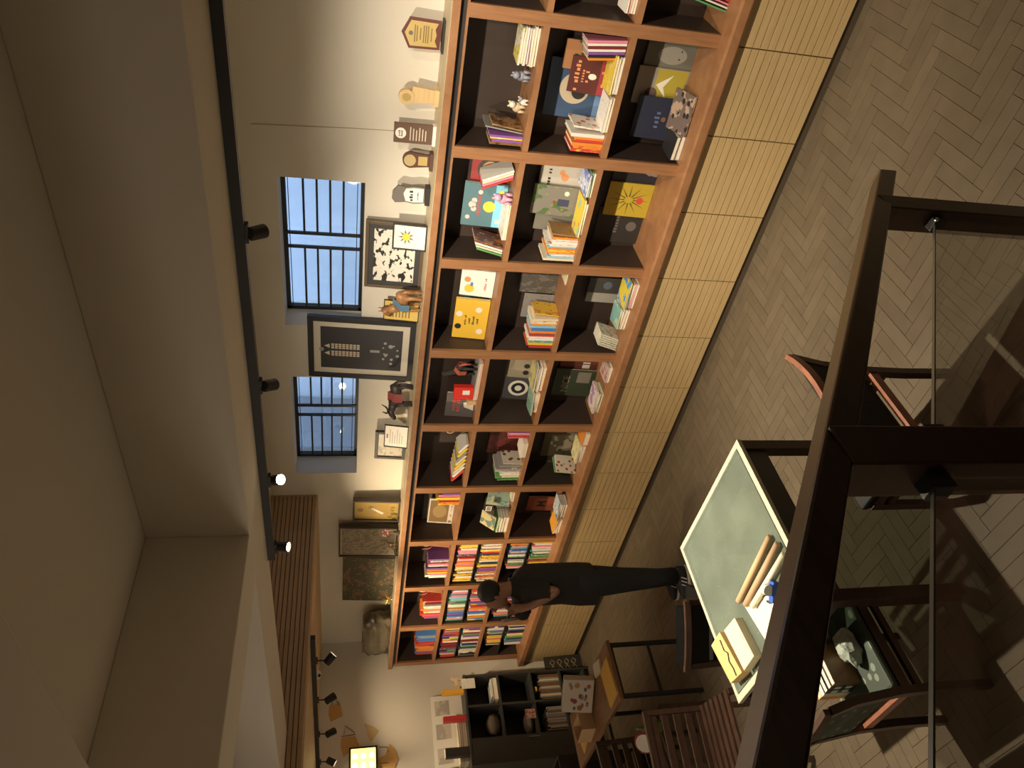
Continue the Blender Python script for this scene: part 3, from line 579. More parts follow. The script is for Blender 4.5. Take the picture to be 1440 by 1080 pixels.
flat_stack(5, 'middle', -4.12, .08, [('white', .17, .15, .016, 0), ('cream', .17, .15, .014, .04), (pm('white_confetti', (.84, .82, .76), (.80, .70, .30), (.5, .2, .4), 51, 4, .62, .2), .18, .15, .012, -.03, 'white confetti')], 'central pile', 'flat books fifth bay')
face_px(764, 806, 607, 641, .25, 'bottom', 'dim brown picture book with pale head, bottom cubby fifth bay', pm('dim_head', (.10, .08, .05), (.26, .23, .17), (.06, .05, .04), 52, 1.6, .56, .2), .012, bay=5, tilt=.06)
face_px(766, 800, 640, 664, .285, 'bottom', 'dim olive book beside pale head book, fifth bay', pm('dim_olive', (.07, .06, .03), (.14, .12, .06), (.05, .04, .03), 53, 2), .012, bay=5, tilt=.05)
book('white book with two dark faces leaning diagonally, bottom cubby fifth bay', .16, .20, .012, T((-4.45, .03, S3+.006)) @ RZ(-.4) @ RY(.28) @ ROWM, pm('white_faces', (.74, .70, .60), (.74, .70, .60), (.35, .08, .07), 54, 1.8, .8, .28))
book('green and cream thin book behind the diagonal white one, bottom cubby', .15, .19, .012, T((-4.50, .07, S3+.006)) @ RZ(-.3) @ RY(.22) @ ROWM, cmat('green'))
flat_stack(5, 'bottom', -4.17, .075, [('white', .2, .14, .014, 0), ('cream', .2, .14, .014, .04), ('white', .2, .14, .014, -.03), (pm('sunny', (.76, .66, .30), (.80, .74, .56), (.4, .5, .3), 55, 2), .22, .15, .012, .1, 'sunny yellow')], 'central pile', 'flat books fifth bay')
flat_stack(5, 'bottom', -3.97, .06, [('orange', .14, .15, .05, 0)], 'right corner', 'flat books fifth bay')
# ---- fourth bay
def art_art(o, w, h, t):
    decal(o, rect(w*.06, w*.94, h*.20, h*.95), t, mat('art_brown', (.20, .12, .05), .6)); decal(o, circle(w*.26, 18, w*.5, h*.55, h*.28), t, mat('art_umber', (.30, .21, .09), .6), lift=.0009)
    sc(o, 7, h*.075, w*.66, h*.09, t, INK); tx(o, 'ART', h*.09, w*.36, h*.09, t, INK); decal(o, circle(h*.07, 10, w*.1, h*.1), t, mat('art_brown', (.20, .12, .05), .6), lift=.0009)
face_px(602, 642, 708, 741, .20, 'top', 'white bordered art book with brown head picture', mat('art_white', (.58, .54, .46), .5), .012, art_art, bay=6, tilt=.10)
face_px(594, 640, 700, 740, .26, 'top', 'dark framed book behind brown head art book', mat('dusk', (.07, .06, .05), .5), .012, bay=6, tilt=.04)
row_of_books(6, 'top', S1, .68, 1.0, ['pink', 'red', 'yellow', 'orange', 'yellow', 'white', 'yellow', 'purple'], (.15, .21), 'right group', 'standing books fourth bay', 56, True, (.13, .15), (.02, .03))
FISH = pm('fish_cover', (.12, .18, .14), (.50, .42, .22), (.10, .24, .28), 57, 1.8, .5, .2)
flat_stack(6, 'middle', -5.16, .10, [('cream', .22, .16, .03, 0), ('grey', .22, .16, .026, .03), ('white', .22, .16, .024, -.03), ('green', .22, .16, .02, .04)], 'left pile', 'flat books fourth bay')
book('green fish cover book propped on pile, middle cubby fourth bay', .19, .16, .012, T((-5.25, .03, S2+.112)) @ RX(.85), FISH)
sg = thing('sign_stand', 'small white lettered sign card on thin stand', 'sign', (-4.955, .06, S2+.001)); MB().tube([(0, 0, .002), (0, 0, .17)], .003, 6).build('rod', BLACK, sg); MB().box(-.04, .04, -.004, .004, .17, .235).build('card', mat('card_dark', (.05, .05, .05), .5), sg); MB().box(-.035, .035, -.0055, -.0035, .175, .23).build('card_face', WHITE, sg); MB().box(-.03, .03, -.02, .02, 0, .004).build('foot', BLACK, sg)
for i, yy in enumerate((.215, .203, .19)): MB().box(-.026, .026, -.0065, -.005, yy-.003, yy+.003).build('print_line', INK, sg)
face_px(686, 726, 690, 712, .12, 'middle', 'pale teal landscape book leaning at right, fourth bay', pm('teal_land', (.22, .32, .28), (.40, .42, .30), (.12, .22, .24), 58, 2), .012, bay=6, tilt=.2)
face_px(680, 725, 698, 725, .26, 'middle', 'dim brown book at back, middle cubby fourth bay', mat('dim_brown', (.10, .08, .055), .5, var=.2), .012, bay=6, tilt=.04)
book('cream booklet lying at right, middle cubby of fourth bay', .12, .15, .02, T((-4.82, .02, S2+.001)) @ RZ(.1), cmat('cream'))
def art_butter(o, w, h, t): decal(o, [(w*.3, h*.3), (w*.5, h*.5), (w*.7, h*.3), (w*.7, h*.75), (w*.5, h*.55), (w*.3, h*.75)], t, INK)
face_px(742, 776, 698, 717, .26, 'bottom', 'dull red book with black butterfly shape, fourth bay', mat('rust_dim', (.22, .06, .03), .5), .012, art_butter, bay=6, tilt=.04)
flat_stack(6, 'bottom', -4.93, .06, [('white', .18, .14, .02, 0), ('grey', .18, .15, .02, .04), ('white', .18, .14, .018, -.03), (pm('blue_white', (.50, .56, .62), (.14, .22, .40), (.8, .8, .76), 59, 2.4), .2, .15, .012, .1, 'blue and white')], 'right pile', 'flat books fourth bay')
flat_stack(6, 'bottom', -5.17, .06, [('white', .2, .14, .02, 0), ('cream', .2, .14, .02, .05), (pm('orange_owl', (.72, .34, .04), (.76, .42, .08), (.1, .05, .03), 60, 2, .55, .14), .22, .15, .014, -.08, 'orange')], 'central pile', 'flat books fourth bay')
# ---- third, second and first bay: rows of spines
MIX = ['red', 'white', 'cream', 'yellow', 'blue', 'teal', 'pink', 'navy', 'white', 'orange', 'dark red', 'purple', 'black', 'white', 'green']
for bay, pal in ((7, ['yellow', 'pink', 'white', 'yellow', 'orange', 'purple', 'red', 'white', 'cream', 'navy']), (8, ['green', 'light blue', 'blue', 'teal', 'red', 'orange', 'white', 'pink', 'purple', 'navy']), (9, ['white', 'cream', 'grey', 'red', 'navy', 'white', 'dark red', 'purple', 'green'])):
    g_ = 'spine rows in %s bay' % BAYN[bay]
    row_of_books(bay, 'top', S1, .12, .66 if bay != 9 else .8, MIX if bay != 9 else ['orange', 'red', 'blue', 'grey', 'navy'], (.15, .21), 'row', g_, 70+bay, False, (.13, .16), (.020, .034), stuff=(bay > 7))
    row_of_books(bay, 'middle', S2, .02, .99, pal, (.165, .20), 'lower row', g_, 80+bay, False, (.13, .16), (.022, .034), stuff=(bay > 7))
    row_of_books(bay, 'middle', S2+.234, .02, .99, pal, (.155, .19), 'upper row', g_, 90+bay, False, (.13, .16), (.022, .034), stuff=(bay > 7))
    row_of_books(bay, 'bottom', S3, .05 if bay != 9 else .3, .99, MIX, (.165, .205), 'lower row', g_, 100+bay, False, (.13, .16), (.022, .034), stuff=(bay > 7))
    row_of_books(bay, 'bottom', S3+.244, .3 if bay != 8 else .1, .99, MIX, (.15, .19), 'upper row', g_, 110+bay, False, (.13, .16), (.022, .034), stuff=(bay > 7))
so = SPINES.build('spine_books', SPM); so['kind'] = 'stuff'; tag(so, 'tightly packed rows of paperback spines in the two farthest bays', 'books')
# cloth puppets standing in the cubbies
def puppet(label, loc, s, body, drape, rz=0.0, name='horse_puppet'):
    t = thing(name, label, 'puppet', loc, rz); m1 = mat('pup_'+body[0], body[1], .8, var=.3, vscale=30); m2 = mat('pup_'+drape[0], drape[1], .8, var=.3, vscale=25)
    MB().loft([[(x, .035*s*math.cos(a)*r, .16*s+.045*s*math.sin(a)*r) for a in [k*2*PI/10 for k in range(10)]] for x, r in ((-.11*s, .3), (-.09*s, .9), (-.02*s, .85), (.06*s, 1.0), (.10*s, .5))]).build('body', m1, t, True)
    MB().tube([(.07*s, 0, .18*s), (.12*s, 0, .25*s), (.13*s, 0, .29*s)], [.035*s, .026*s, .022*s], 8).build('neck', m1, t, True)
    MB().tube([(.12*s, 0, .30*s), (.17*s, 0, .27*s), (.20*s, 0, .245*s)], [.026*s, .022*s, .012*s], 8).build('head', m1, t, True)
    for x in (-.08, .07):
        for y in (-.022, .022): MB().tube([(x*s, y*s, .14*s), (x*s*1.05, y*s, .07*s), (x*s, y*s, .0015)], [.018*s, .011*s, .013*s], 7).build('leg', m1, t, True)
    MB().loft([[(x, y*s*1.15, z*s) for y, z in ((-.042, .10), (-.045, .17), (0, .212), (.045, .17), (.042, .10), (.04, .10), (.042, .168), (0, .208), (-.042, .168), (-.04, .10))] for x in (-.07*s, -.02*s, .04*s)]).build('saddle_cloth', m2, t)
    MB().tube([(-.11*s, 0, .18*s), (-.15*s, 0, .14*s), (-.16*s, 0, .07*s)], [.012*s, .014*s, .004*s], 6).build('tail', m2, t, True)
    return t
puppet('black horse puppet with faded red saddle cloths standing on stack', (-3.28, -.03, S1), .78, ('black', (.03, .026, .024)), ('red', (.42, .10, .07)), 2.6).location = (-3.285, .075, S1+.040)
def dangler(name, label, loc, cols, h):
    t = thing(name, label, 'figurine', loc); m1 = mat('dang_'+cols[0], cols[1], .7, var=.3, vscale=30)
    MB().lathe([(.03, 0), (.034, .02), (.018, h*.5), (.012, h*.62)], 10).build('robe', m1, t, True)
    MB().ball((0, 0, h*.72), (.016, .016, .022), 8, 6).build('head', mat('dang_skin', (.45, .26, .15), .6), t, True)
    for sgn in (-1, 1): MB().tube([(sgn*.012, 0, h*.58), (sgn*.045, -.01, h*.66), (sgn*.055, -.01, h*.9)], [.007, .006, .004], 6).build('arm', m1, t, True)
    MB().lathe([(.016, h*.76), (.012, h*.86), (.002, h*.98)], 8).build('hat', mat('dang_hat', (.62, .52, .44), .6), t, True)
    return t
dangler('dancer_figurine', 'reddish brown dancer figurine with raised arms beside third bay books', (-5.52, .08, S1+.001), ('rust', (.32, .12, .07)), .30)
dangler('dancer_figurine', 'slim rust dancer figurine with pale stick in second bay', (-6.30, .07, S1+.001), ('rust', (.32, .12, .07)), .26)

#SECTION ledge
# ================================================================== ON THE LEDGE
ZL = 2.2308
TIN = mat('gold_plate', (0.66, 0.50, 0.20), .35, metal=.6); GREYP = mat('plaque_grey', (.16, .145, .13), .5)
LMAPLE = wood('maple', (.62, .44, .22), (.72, .54, .30))
def lean(o, x, y, ang=0.12, rz=0.0): o.matrix_world = T((x, y, ZL)) @ RZ(rz) @ RX(-ang); return o
def frame(name, label, cat, xl, xr, h, y, fw, fm, im, art=None, depth=.025, ang=.07, matw=0, mm=None, rz=0.0, group=None):
    w = xr-xl; t = thing(name, label, cat, group=group); q = MB()
    q.box(0, w, 0, depth, 0, fw); q.box(0, w, 0, depth, h-fw, h); q.box(0, fw, 0, depth, fw, h-fw); q.box(w-fw, w, 0, depth, fw, h-fw); q.build('frame', fm, t, bevel=.002)
    if matw: MB().box(fw, w-fw, depth*.35, depth*.8, fw, h-fw).build('mount', mm or WHITE, t); e = fw+matw
    else: e = fw
    pic = MB().box(e, w-e, depth*.3 if matw else depth*.4, depth*.8, e, h-e).build('picture', im, t)
    t.matrix_world = T((xl, y, ZL)) @ RZ(rz) @ RX(-ang)
    if art: art(pic, w, h, depth*.3 if matw else depth*.4)
    return t
def dface(o, poly, y, m, name='print', lift=.0008): return MB().prism(poly, -lift, 0, T((0, y, 0)) @ Matrix(((1, 0, 0, 0), (0, 0, 1, 0), (0, 1, 0, 0), (0, 0, 0, 1)))).build(name, m, o)
def fsc(o, n, size, x, z, y, m):
    q = MB()
    for a, b_, c, d in scrawl(n, size, n+int(z*1000)): q.box(x+a, x+b_, y-.0012, y, z+c, z+d)
    return q.build('lettering', m, o)
def ftext(o, s, size, x, z, y, m): return text(s, size, T((x, y-.001, z)) @ FACE, m, o)
# 1 gold shield plaque
t = thing('award_plaque', 'gold plaque with pointed top and dark red border on black base', 'award', (-.975, .20, ZL)); YZ = Matrix(((1, 0, 0, 0), (0, 0, 1, 0), (0, 1, 0, 0), (0, 0, 0, 1)))
MB().box(-.085, .085, -.03, .04, 0, .012).build('base', BLACKP, t)
MB().prism([(-.075, .02), (.075, .02), (.08, .19), (0, .232), (-.08, .19)], 0, .012, YZ).build('board', mat('maroon_board', (.13, .035, .03), .4), t)
pl_ = MB().prism([(-.062, .035), (-.03, .05), (0, .042), (.03, .05), (.062, .035), (.066, .183), (0, .215), (-.066, .183)], -.003, 0, YZ).build('plate', TIN, t)
dface(pl_, circle(.012, 12, 0, .182), -.003, GREYP)
for i, (w_, zz) in enumerate(((.045, .16), (.04, .148), (.03, .13), (.045, .112), (.045, .10), (.045, .088), (.035, .07))): dface(pl_, rect(-w_, w_, zz-.003, zz+.003), -.003, mat('engraving', (.22, .15, .06), .5), 'engraving')
# 2 wooden trophy
t = thing('award_trophy', 'pale wooden trophy with round medal on top', 'award', (-1.31, .19, ZL), -.1)
MB().box(-.045, .055, -.03, .03, 0, .03).build('base', LMAPLE, t, bevel=.003)
MB().prism([(-.03, .03), (.045, .03), (.06, .15), (-.04, .17)], -.012, .012, YZ).build('body', LMAPLE, t)
MB().prism(circle(.045, 24, -.005, .185), -.018, .010, YZ).build('medal', LMAPLE, t); MB().prism(circle(.024, 20, -.005, .185), -.0205, -.017, YZ).build('medal_face', TIN, t)
# 3 brown plaque
t = thing('award_plaque', 'brown rectangular plaque with white circle and lettering lines', 'award', (-1.535, .19, ZL), .05)
MB().box(-.06, .06, -.025, .03, 0, .018).build('base', WHITE, t); bd = MB().box(-.058, .058, -.008, .012, .018, .245).build('board', mat('plaque_brown', (.13, .075, .05), .4), t)
dface(bd, circle(.032, 22, 0, .205), -.008, WHITE); fsc(bd, 4, .015, 0, .213, -.0088, INK); fsc(bd, 4, .015, 0, .198, -.0088, INK)
for i in range(6): dface(bd, rect(-.04, .04-.008*(i % 3), .145-i*.018, .151-i*.018), -.008, mat('plaque_ink', (.62, .54, .46), .5), 'engraving')
# 4 round trophy
t = thing('award_trophy', 'dark brown and gold trophy with rounded top', 'award', (-1.70, .19, ZL), .05); mdk = mat('trophy_brown', (.10, .045, .035), .4)
MB().box(-.055, .055, -.03, .03, 0, .022).build('base', mdk, t, bevel=.002)
MB().prism([(-.036, .022), (.036, .022), (.044, .10), (.05, .14)] + [(.048*math.cos(a), .14+.045*math.sin(a)) for a in [k*PI/10 for k in range(1, 10)]] + [(-.05, .14), (-.044, .10)], -.01, .012, YZ).build('body', mdk, t)
dd = MB().prism(circle(.036, 22, 0, .14), -.0135, -.009, YZ).build('medal', TIN, t); dface(dd, circle(.027, 20, 0, .14), -.0135, mat('plaque_tan', (.45, .36, .20), .5)); MB().prism(rect(-.028, .028, .035, .09), -.0125, -.009, YZ).build('plate', TIN, t)
# 5 dark curved trophy with white plate
t = thing('award_trophy', 'dark wavy trophy with white lettered plate on black foot', 'award', (-1.935, .19, ZL), .05)
MB().box(-.055, .065, -.03, .03, 0, .03).build('base', BLACKP, t); bd = MB().prism([(-.05, .035), (.055, .035), (.06, .10), (.05, .15), (.058, .20), (.02, .232), (-.03, .235), (-.055, .215), (-.048, .15), (-.056, .10)], -.008, .010, YZ).build('body', GREYP, t)
bd2 = MB().prism([(-.042, .04), (.048, .04), (.05, .10), (.044, .15), (.01, .165), (-.04, .15), (-.046, .10)], -.0105, -.0075, YZ).build('plate', WHITE, t); fsc(bd2, 4, .03, 0, .115, -.0105, INK); fsc(bd2, 8, .013, 0, .075, -.0105, INK)
# framed things
def art_sunf(o, w, h, y):
    for k in range(9):
        a = 2*PI*k/9+.2; dface(o, [(w*.5+.022*math.cos(a-.35), h*.6+.022*math.sin(a-.35)), (w*.5+.055*math.cos(a), h*.6+.055*math.sin(a)), (w*.5+.022*math.cos(a+.35), h*.6+.022*math.sin(a+.35))], y, mat('sun_ray', (.16, .13, .13), .6))
    dface(o, circle(.026, 18, w*.5, h*.6), y, INKY, lift=.0016)
frame('picture_frame', 'small dark framed sun drawing tilted before comic art', 'picture frame', -2.30, -2.12, .222, .11, .01, BLACKP, WHITE, art_sunf, .02, .10, rz=.12)
COMIC = print_mat('comic_ink', (.80, .77, .70), (.03, .03, .03), (.02, .02, .02), 63, 7, .56, .10)
frame('picture_frame', 'large brown framed black and white crowded comic drawing', 'picture frame', -2.70, -2.18, .39, .235, .022, mat('frame_brown', (.12, .085, .055), .4), COMIC, None, .03, .07, .035, mat('mount_charcoal', (.05, .05, .052), .6))
def art_cert(o, w, h, y):
    for i in range(7): dface(o, rect(w*.16, w*(.84-.1*(i % 2)), h*.8-i*h*.09, h*.8-i*h*.09+.008), y, mat('cert_ink', (.22, .16, .06), .6), 'print_line')
frame('certificate', 'yellow gold certificate in thin dark frame by wooden horse', 'certificate', -2.94, -2.765, .25, .18, .006, BLACKP, mat('cert_yellow', (.72, .52, .14), .4, var=.1), art_cert, .012, .10)
def art_gothic(o, w, h, y):
    pane_ = mat('lit_pane', (.62, .52, .38), .5)
    for cx in (.41, .53):
        for r in range(8):
            for c in (-1, 0, 1): dface(o, rect(w*(cx+c*.03)-.006, w*(cx+c*.03)+.006, h*(.52+r*.034), h*(.52+r*.034)+.02), y, pane_)
        dface(o, [(w*cx-.02, h*.80), (w*cx+.02, h*.80), (w*cx, h*.85)], y, pane_)
    dface(o, circle(.018, 14, w*.47, h*.875), y, mat('rose', (.30, .29, .27), .5))
    for k in range(14): dface(o, circle(random.uniform(.006, .018), 9, w*random.uniform(.24, .72), h*random.uniform(.15, .32)), y, mat('figure_grey', (.36, .35, .33), .6))
    dface(o, rect(w*.46, w*.50, h*.33, h*.42), y, mat('rose', (.30, .29, .27), .5))
frame('picture_frame', 'tall black framed dark photograph of lit gothic church windows', 'picture frame', -3.59, -3.01, .785, .262, .042, mat('frame_black', (.022, .022, .026), .35), mat('photo_dark', (.035, .035, .04), .3), art_gothic, .035, .055, .05, mat('mount_cream', (.60, .55, .46), .6))
def art_lines(o, w, h, y):
    for i in range(6): dface(o, rect(w*.18, w*(.82-.12*(i % 3)), h*.74-i*h*.10, h*.74-i*h*.10+.005), y, mat('letter_ink', (.42, .40, .38), .6), 'print_line')
    dface(o, rect(w*.40, w*.60, h*.84, h*.90), y, INKR)
frame('certificate', 'bright white framed certificate tilted before pencil sketch', 'certificate', -4.22, -3.985, .195, .12, .007, BLACKP, mat('cert_white', (.84, .82, .76), .4), art_lines, .014, .16, rz=.1)
frame('picture_frame', 'black framed pale sketch of buildings behind white certificate', 'picture frame', -4.49, -4.16, .26, .24, .028, BLACKP, print_mat('sketch', (.58, .53, .44), (.36, .33, .28), (.22, .2, .18), 64, 6, .60, .09), None, .025, .08)
def art_gold(o, w, h, y):
    dface(o, circle(.03, 16, w*.5, h*.84), y, mat('dull_gold', (.36, .26, .09), .4, .5)); dface(o, [(w*.30, h*.38), (w*.36, h*.34), (w*.62, h*.60), (w*.56, h*.62)], y, WHITE); dface(o, circle(.022, 14, w*.64, h*.62), y, mat('dull_gold', (.36, .26, .09), .4, .5))
    for i in range(4): dface(o, circle(.035, 14, w*(.28+.15*i), h*.15), y, mat('bright_gold', (.80, .60, .20), .3, .7))
    for i in range(5): dface(o, rect(w*.3, w*.7, h*.52+i*.022, h*.52+i*.022+.004), y, mat('dull_gold', (.36, .26, .09), .4, .5))
frame('gold_relief', 'narrow gold relief award panel in deep dark frame', 'award', -5.345, -5.045, .43, .22, .018, mat('frame_dark', (.07, .055, .04), .4), mat('gold_panel', (.60, .42, .14), .35, .5, var=.15), art_gold, .05, .05)
frame('painting', 'dark framed painting crowded with tiny pinkish grey figures', 'painting', -5.91, -5.44, .555, .215, .016, mat('frame_dark', (.07, .055, .04), .4), print_mat('crowd', (.36, .30, .22), (.20, .19, .15), (.50, .34, .26), 66, 16, .52, .26), None, .05, .05, .012, mat('mount_ivory', (.66, .60, .48), .6))
cv = thing('painting', 'unframed dark canvas of mottled green and red foliage', 'painting'); MB().box(0, .78, 0, .03, 0, .515).build('canvas', print_mat('foliage', (.07, .07, .045), (.17, .10, .06), (.30, .20, .11), 67, 7, .55, .2), cv); cv.matrix_world = T((-6.76, .25, ZL)) @ RX(-.07)
# wooden horse, buffalo, vase, small figures, star, wrapped sculpture
def quadruped(name, label, loc, s, m1, rz, horns=False, mane=None, m2=None):
    t = thing(name, label, 'figurine', loc, rz)
    MB().loft([[(x*s, r*.036*s*math.cos(a), .115*s+z*s+r*.042*s*math.sin(a)) for a in [k*2*PI/10 for k in range(10)]] for x, r, z in ((-.085, .35, .01), (-.07, .95, 0), (-.02, .85, -.004), (.04, 1.05, .002), (.075, .6, .012))]).build('body', m1, t, True)
    nk = ((.06, .13), (.095, .175), (.105, .20)) if not horns else ((.06, .125), (.10, .135), (.115, .14))
    MB().tube([(x*s, 0, z*s) for x, z in nk], [.032*s, .024*s, .02*s], 8).build('neck', m1, t, True)
    hx, hz = nk[-1]; hd = MB().tube([((hx-.012)*s, 0, (hz+.008)*s), ((hx+.03)*s, 0, (hz-.012)*s), ((hx+.055)*s, 0, (hz-.03)*s)], [.022*s, .019*s, .012*s], 8).build('head', m1, t, True)
    for sg_ in (-1, 1):
        if horns: MB().tube([(hx*s, sg_*.015*s, (hz+.015)*s), ((hx-.01)*s, sg_*.05*s, (hz+.03)*s), ((hx-.025)*s, sg_*.06*s, (hz+.06)*s)], [.007*s, .006*s, .002*s], 6).build('horn', m1, hd, True)
        else: MB().tube([((hx-.005)*s, sg_*.01*s, (hz+.02)*s), ((hx-.008)*s, sg_*.013*s, (hz+.045)*s)], [.007*s, .002*s], 6).build('ear', m1, hd, True)
    for i, x in enumerate((-.065, .055)):
        for y in (-.022, .022): MB().tube([(x*s, y*s, .10*s), ((x+(-.008 if x < 0 else .004))*s, y*s, .05*s), (x*s, y*s, .0012)], [.018*s, .010*s, .011*s], 8).build('leg', m1, t, True)
    MB().tube([(-.085*s, 0, .125*s), (-.105*s, 0, .10*s), (-.105*s, 0, .05*s)], [.008*s, .010*s, .003*s], 6).build('tail', mane or m1, t, True)
    if m2: MB().loft([[(x*s, y*s*1.1, z*s) for y, z in ((-.042, .07), (-.044, .12), (0, .165), (.044, .12), (.042, .07), (.039, .07), (.041, .118), (0, .161), (-.041, .118), (-.039, .07))] for x in (-.03, .0, .03)]).build('saddle_cloth', m2, t)
    return t
quadruped('horse_figurine', 'carved brown wooden horse with blue saddle cloth on ledge', (-2.70, .10, ZL), 1.18, wood('horse_wood', (.30, .14, .06), (.44, .23, .10)), PI-.4, m2=mat('blue_cloth', (.12, .26, .42), .7))
quadruped('buffalo_figurine', 'dark horned buffalo figurine before tall church photograph', (-3.585, .09, ZL), 1.15, mat('buffalo_dark', (.045, .035, .032), .5), PI+.35, horns=True, m2=mat('maroon_cloth', (.30, .07, .07), .7))
v = thing('flower_vase', 'tiny vase of dried pink flowers beside gold panel', 'vase', (-5.30, .07, ZL)); MB().lathe([(.018, 0), (.026, .02), (.014, .05), (.018, .06)], 12).build('vase', mat('vase_dark', (.08, .06, .05), .4), v, True)
for k in range(7):
    a = k*.9; tip = (.035*math.cos(a), .02*math.sin(a), .11+.02*(k % 3)); st = MB().tube([(0, 0, .055), tip], .0015, 5).build('stem', mat('stem_brown', (.18, .10, .06), .8), v); MB().ball(tip, .011, 7, 5).build('blossom', mat('blossom_pink', (.55, .22, .22), .8), st)
t = thing('lizard_figurine', 'small dark crouching figurine before crowd painting', 'figurine', (-5.60, .06, ZL)); mdg = mat('verdigris', (.07, .075, .06), .45)
MB().tube([(-.06, 0, .008), (-.02, 0, .022), (.03, 0, .026), (.06, 0, .035), (.08, 0, .03)], [.004, .016, .017, .014, .005], 8).build('body', mdg, t, True)
for x in (-.01, .04):
    for y in (-1, 1): MB().tube([(x, y*.012, .018), (x+.01, y*.03, .014), (x+.012, y*.034, .001)], .005, 6).build('leg', mdg, t, True)
t = thing('goat_figurine', 'thin legged bronze deer figurine left of gold panel', 'figurine', (-5.47, .05, ZL))
br = mat('bronze', (.20, .13, .08), .4, .6); MB().ball((0, 0, .075), (.04, .016, .02)).build('body', br, t, True); MB().tube([(.03, 0, .08), (.045, 0, .12), (.06, 0, .125)], [.01, .008, .006], 7).build('neck', br, t, True)
for x in (-.028, .028):
    for y in (-.008, .008): MB().tube([(x, y, .07), (x*1.1, y, .001)], .004, 6).build('leg', br, t, True)
for y in (-1, 1): MB().tube([(.045, y*.004, .125), (.035, y*.02, .155), (.05, y*.03, .175)], .0025, 5).build('antler', br, t, True)
t = thing('star_ornament', 'spiky shiny gold star ornament before dark canvas', 'ornament', (-6.42, .06, ZL+.058)); gs = mat('shiny_gold', (.85, .62, .20), .2, .9)
MB().ball((0, 0, 0), .02, 8, 6).build('core', gs, t, True)
for k in range(12):
    a = 2*PI*k/12; e = [.0, .6, -.6][k % 3]; L = .055; d = Vector((math.cos(a)*math.cos(e), math.sin(e), math.sin(a)*math.cos(e)))
    MB().tube([d*.012, d*L], [.010, .001], 5).build('spike', gs, t)
t = thing('wrapped_sculpture', 'grey relief sculpture wrapped in clear plastic by far corner', 'sculpture', (-7.27, .17, ZL)); rnd = random.Random(5)
rings = []
for j in range(9):
    z = .285*j/8; s_ = (1.0 if j < 7 else .9)*(.94 if j == 8 else 1)
    rings.append([(s_*.36*math.copysign(abs(math.cos(a))**.55, math.cos(a))+rnd.uniform(-.012, .012), s_*.10*math.copysign(abs(math.sin(a))**.55, math.sin(a))+rnd.uniform(-.01, .01), z) for a in [k*2*PI/22 for k in range(22)]])
MB().loft(rings).build('relief', mat('grey_stone', (.30, .26, .19), .6, var=.4, vscale=9, bump=.5, bscale=12), t, True)
rings2 = [[(x*1.035+rnd.uniform(-.006, .006), y*1.10+rnd.uniform(-.006, .006), z*1.03) for x, y, z in r] for r in rings]
MB().loft(rings2, cap=False).build('plastic_wrap', glass_mat('cling_film', (.92, .9, .85), .22, .15), t)
tag(MB().tube([(-1.585, YW-.004, 2.232), (-1.60, YW-.004, 2.7), (-1.63, YW-.004, 3.3)], .0022, 6).build('wall_cable', mat('cable_beige', (.45, .40, .32), .7)), 'thin beige cable running up wall beside brown plaque', 'cable')

#SECTION lights
# ================================================================== TRACKS AND SPOTLIGHTS
SG = 'spotlights on the bookcase track'
TRK = mat('track_black', (.016, .016, .016), .5); LENS = mat('lamp_lens', (1, .9, .7), .3, emit=(1.0, .80, .52), estr=30.0)
tag(MB().box(-2.95, XR-.05, -1.80, -1.765, ZB-.036, ZB-.0005).build('lighting_track', TRK), 'long black lighting track under beam facing the bookcase', 'lighting track')
tag(MB().box(-7.70, XB-.02, -1.075, -1.035, 2.933, 2.9695).build('lighting_track', TRK), 'short black lighting track on far wooden soffit', 'lighting track')
def spotlight(label, top, target, watts, group, size=88, drop=.048, blend=.8, lit=True):
    t = thing('spotlight', label, 'spotlight', top, group=group); p = Vector(top); hp = p+Vector((0, 0, -drop)); d = (Vector(target)-hp).normalized()
    ad = .0155 if group == SG else 0.0
    MB().box(-.035, .035, -.014, .014, -ad-.012, -ad-.001).build('adapter', TRK, t); MB().tube([(0, 0, -ad-.012), (0, 0, -drop)], .006, 8).build('stem', TRK, t)
    sc = .72 if group == SG else 1.0; a = Vector((0, 0, -drop))-d*.035*sc; b_ = Vector((0, 0, -drop))+d*.055*sc
    h_ = MB().tube([a, a+d*.005, b_-d*.001, b_], [.026*sc, .032*sc, .034*sc, .034*sc], 18, cap=False).build('head', TRK, t, False)
    MB().tube([a+d*.001, a+d*.004], [.027*sc, .027*sc], 16).build('end_cap', TRK, h_)
    MB().tube([b_-d*.012, b_-d*.010], .030*sc, 18).build('lens', LENS if lit else TRK, h_)
    if lit: spot('spot_beam', hp+d*.075, target, watts, size, blend, .028, (1.0, .85, .64) if group == SG else (1.0, .77, .48))
TZ = ZB-.020; TY = -1.7825
spotlight('added track spotlight out of frame at right, first on long track', (1.1, TY, TZ), (.7, .2, 1.2), 36, SG)  # this and the next head are added for ambient light, out of view
spotlight('added unseen track spotlight second from right end of long track', (.45, TY, TZ), (-.1, .2, 1.2), 46, SG)
spotlight('track spotlight just right of frame, above award plaques', (-.22, TY, TZ), (-.75, .25, 1.2), 66, SG)
spotlight('track spotlight before the nearer barred window', (-1.07, TY, TZ), (-1.6, .3, 1.15), 78, SG)
spotlight('track spotlight in line with tall church photograph', (-1.77, TY, TZ), (-3.0, .3, 1.15), 125, SG)
spotlight('glaring track spotlight turned towards the tables and camera', (-2.35, TY, TZ), (-.9, -2.9, 1.5), 34, SG, 90)
spotlight('track spotlight against the slatted bulkhead, turned down to tables', (-2.86, TY, TZ), (-2.15, -2.5, .2), 330, SG, 112)
FG = 'spotlights on the far track'
spotlight('first far-track spotlight, lit face turned to the ledge', (-5.45, -1.055, 2.933), (-4.6, .2, 1.5), 85, FG, drop=.10)
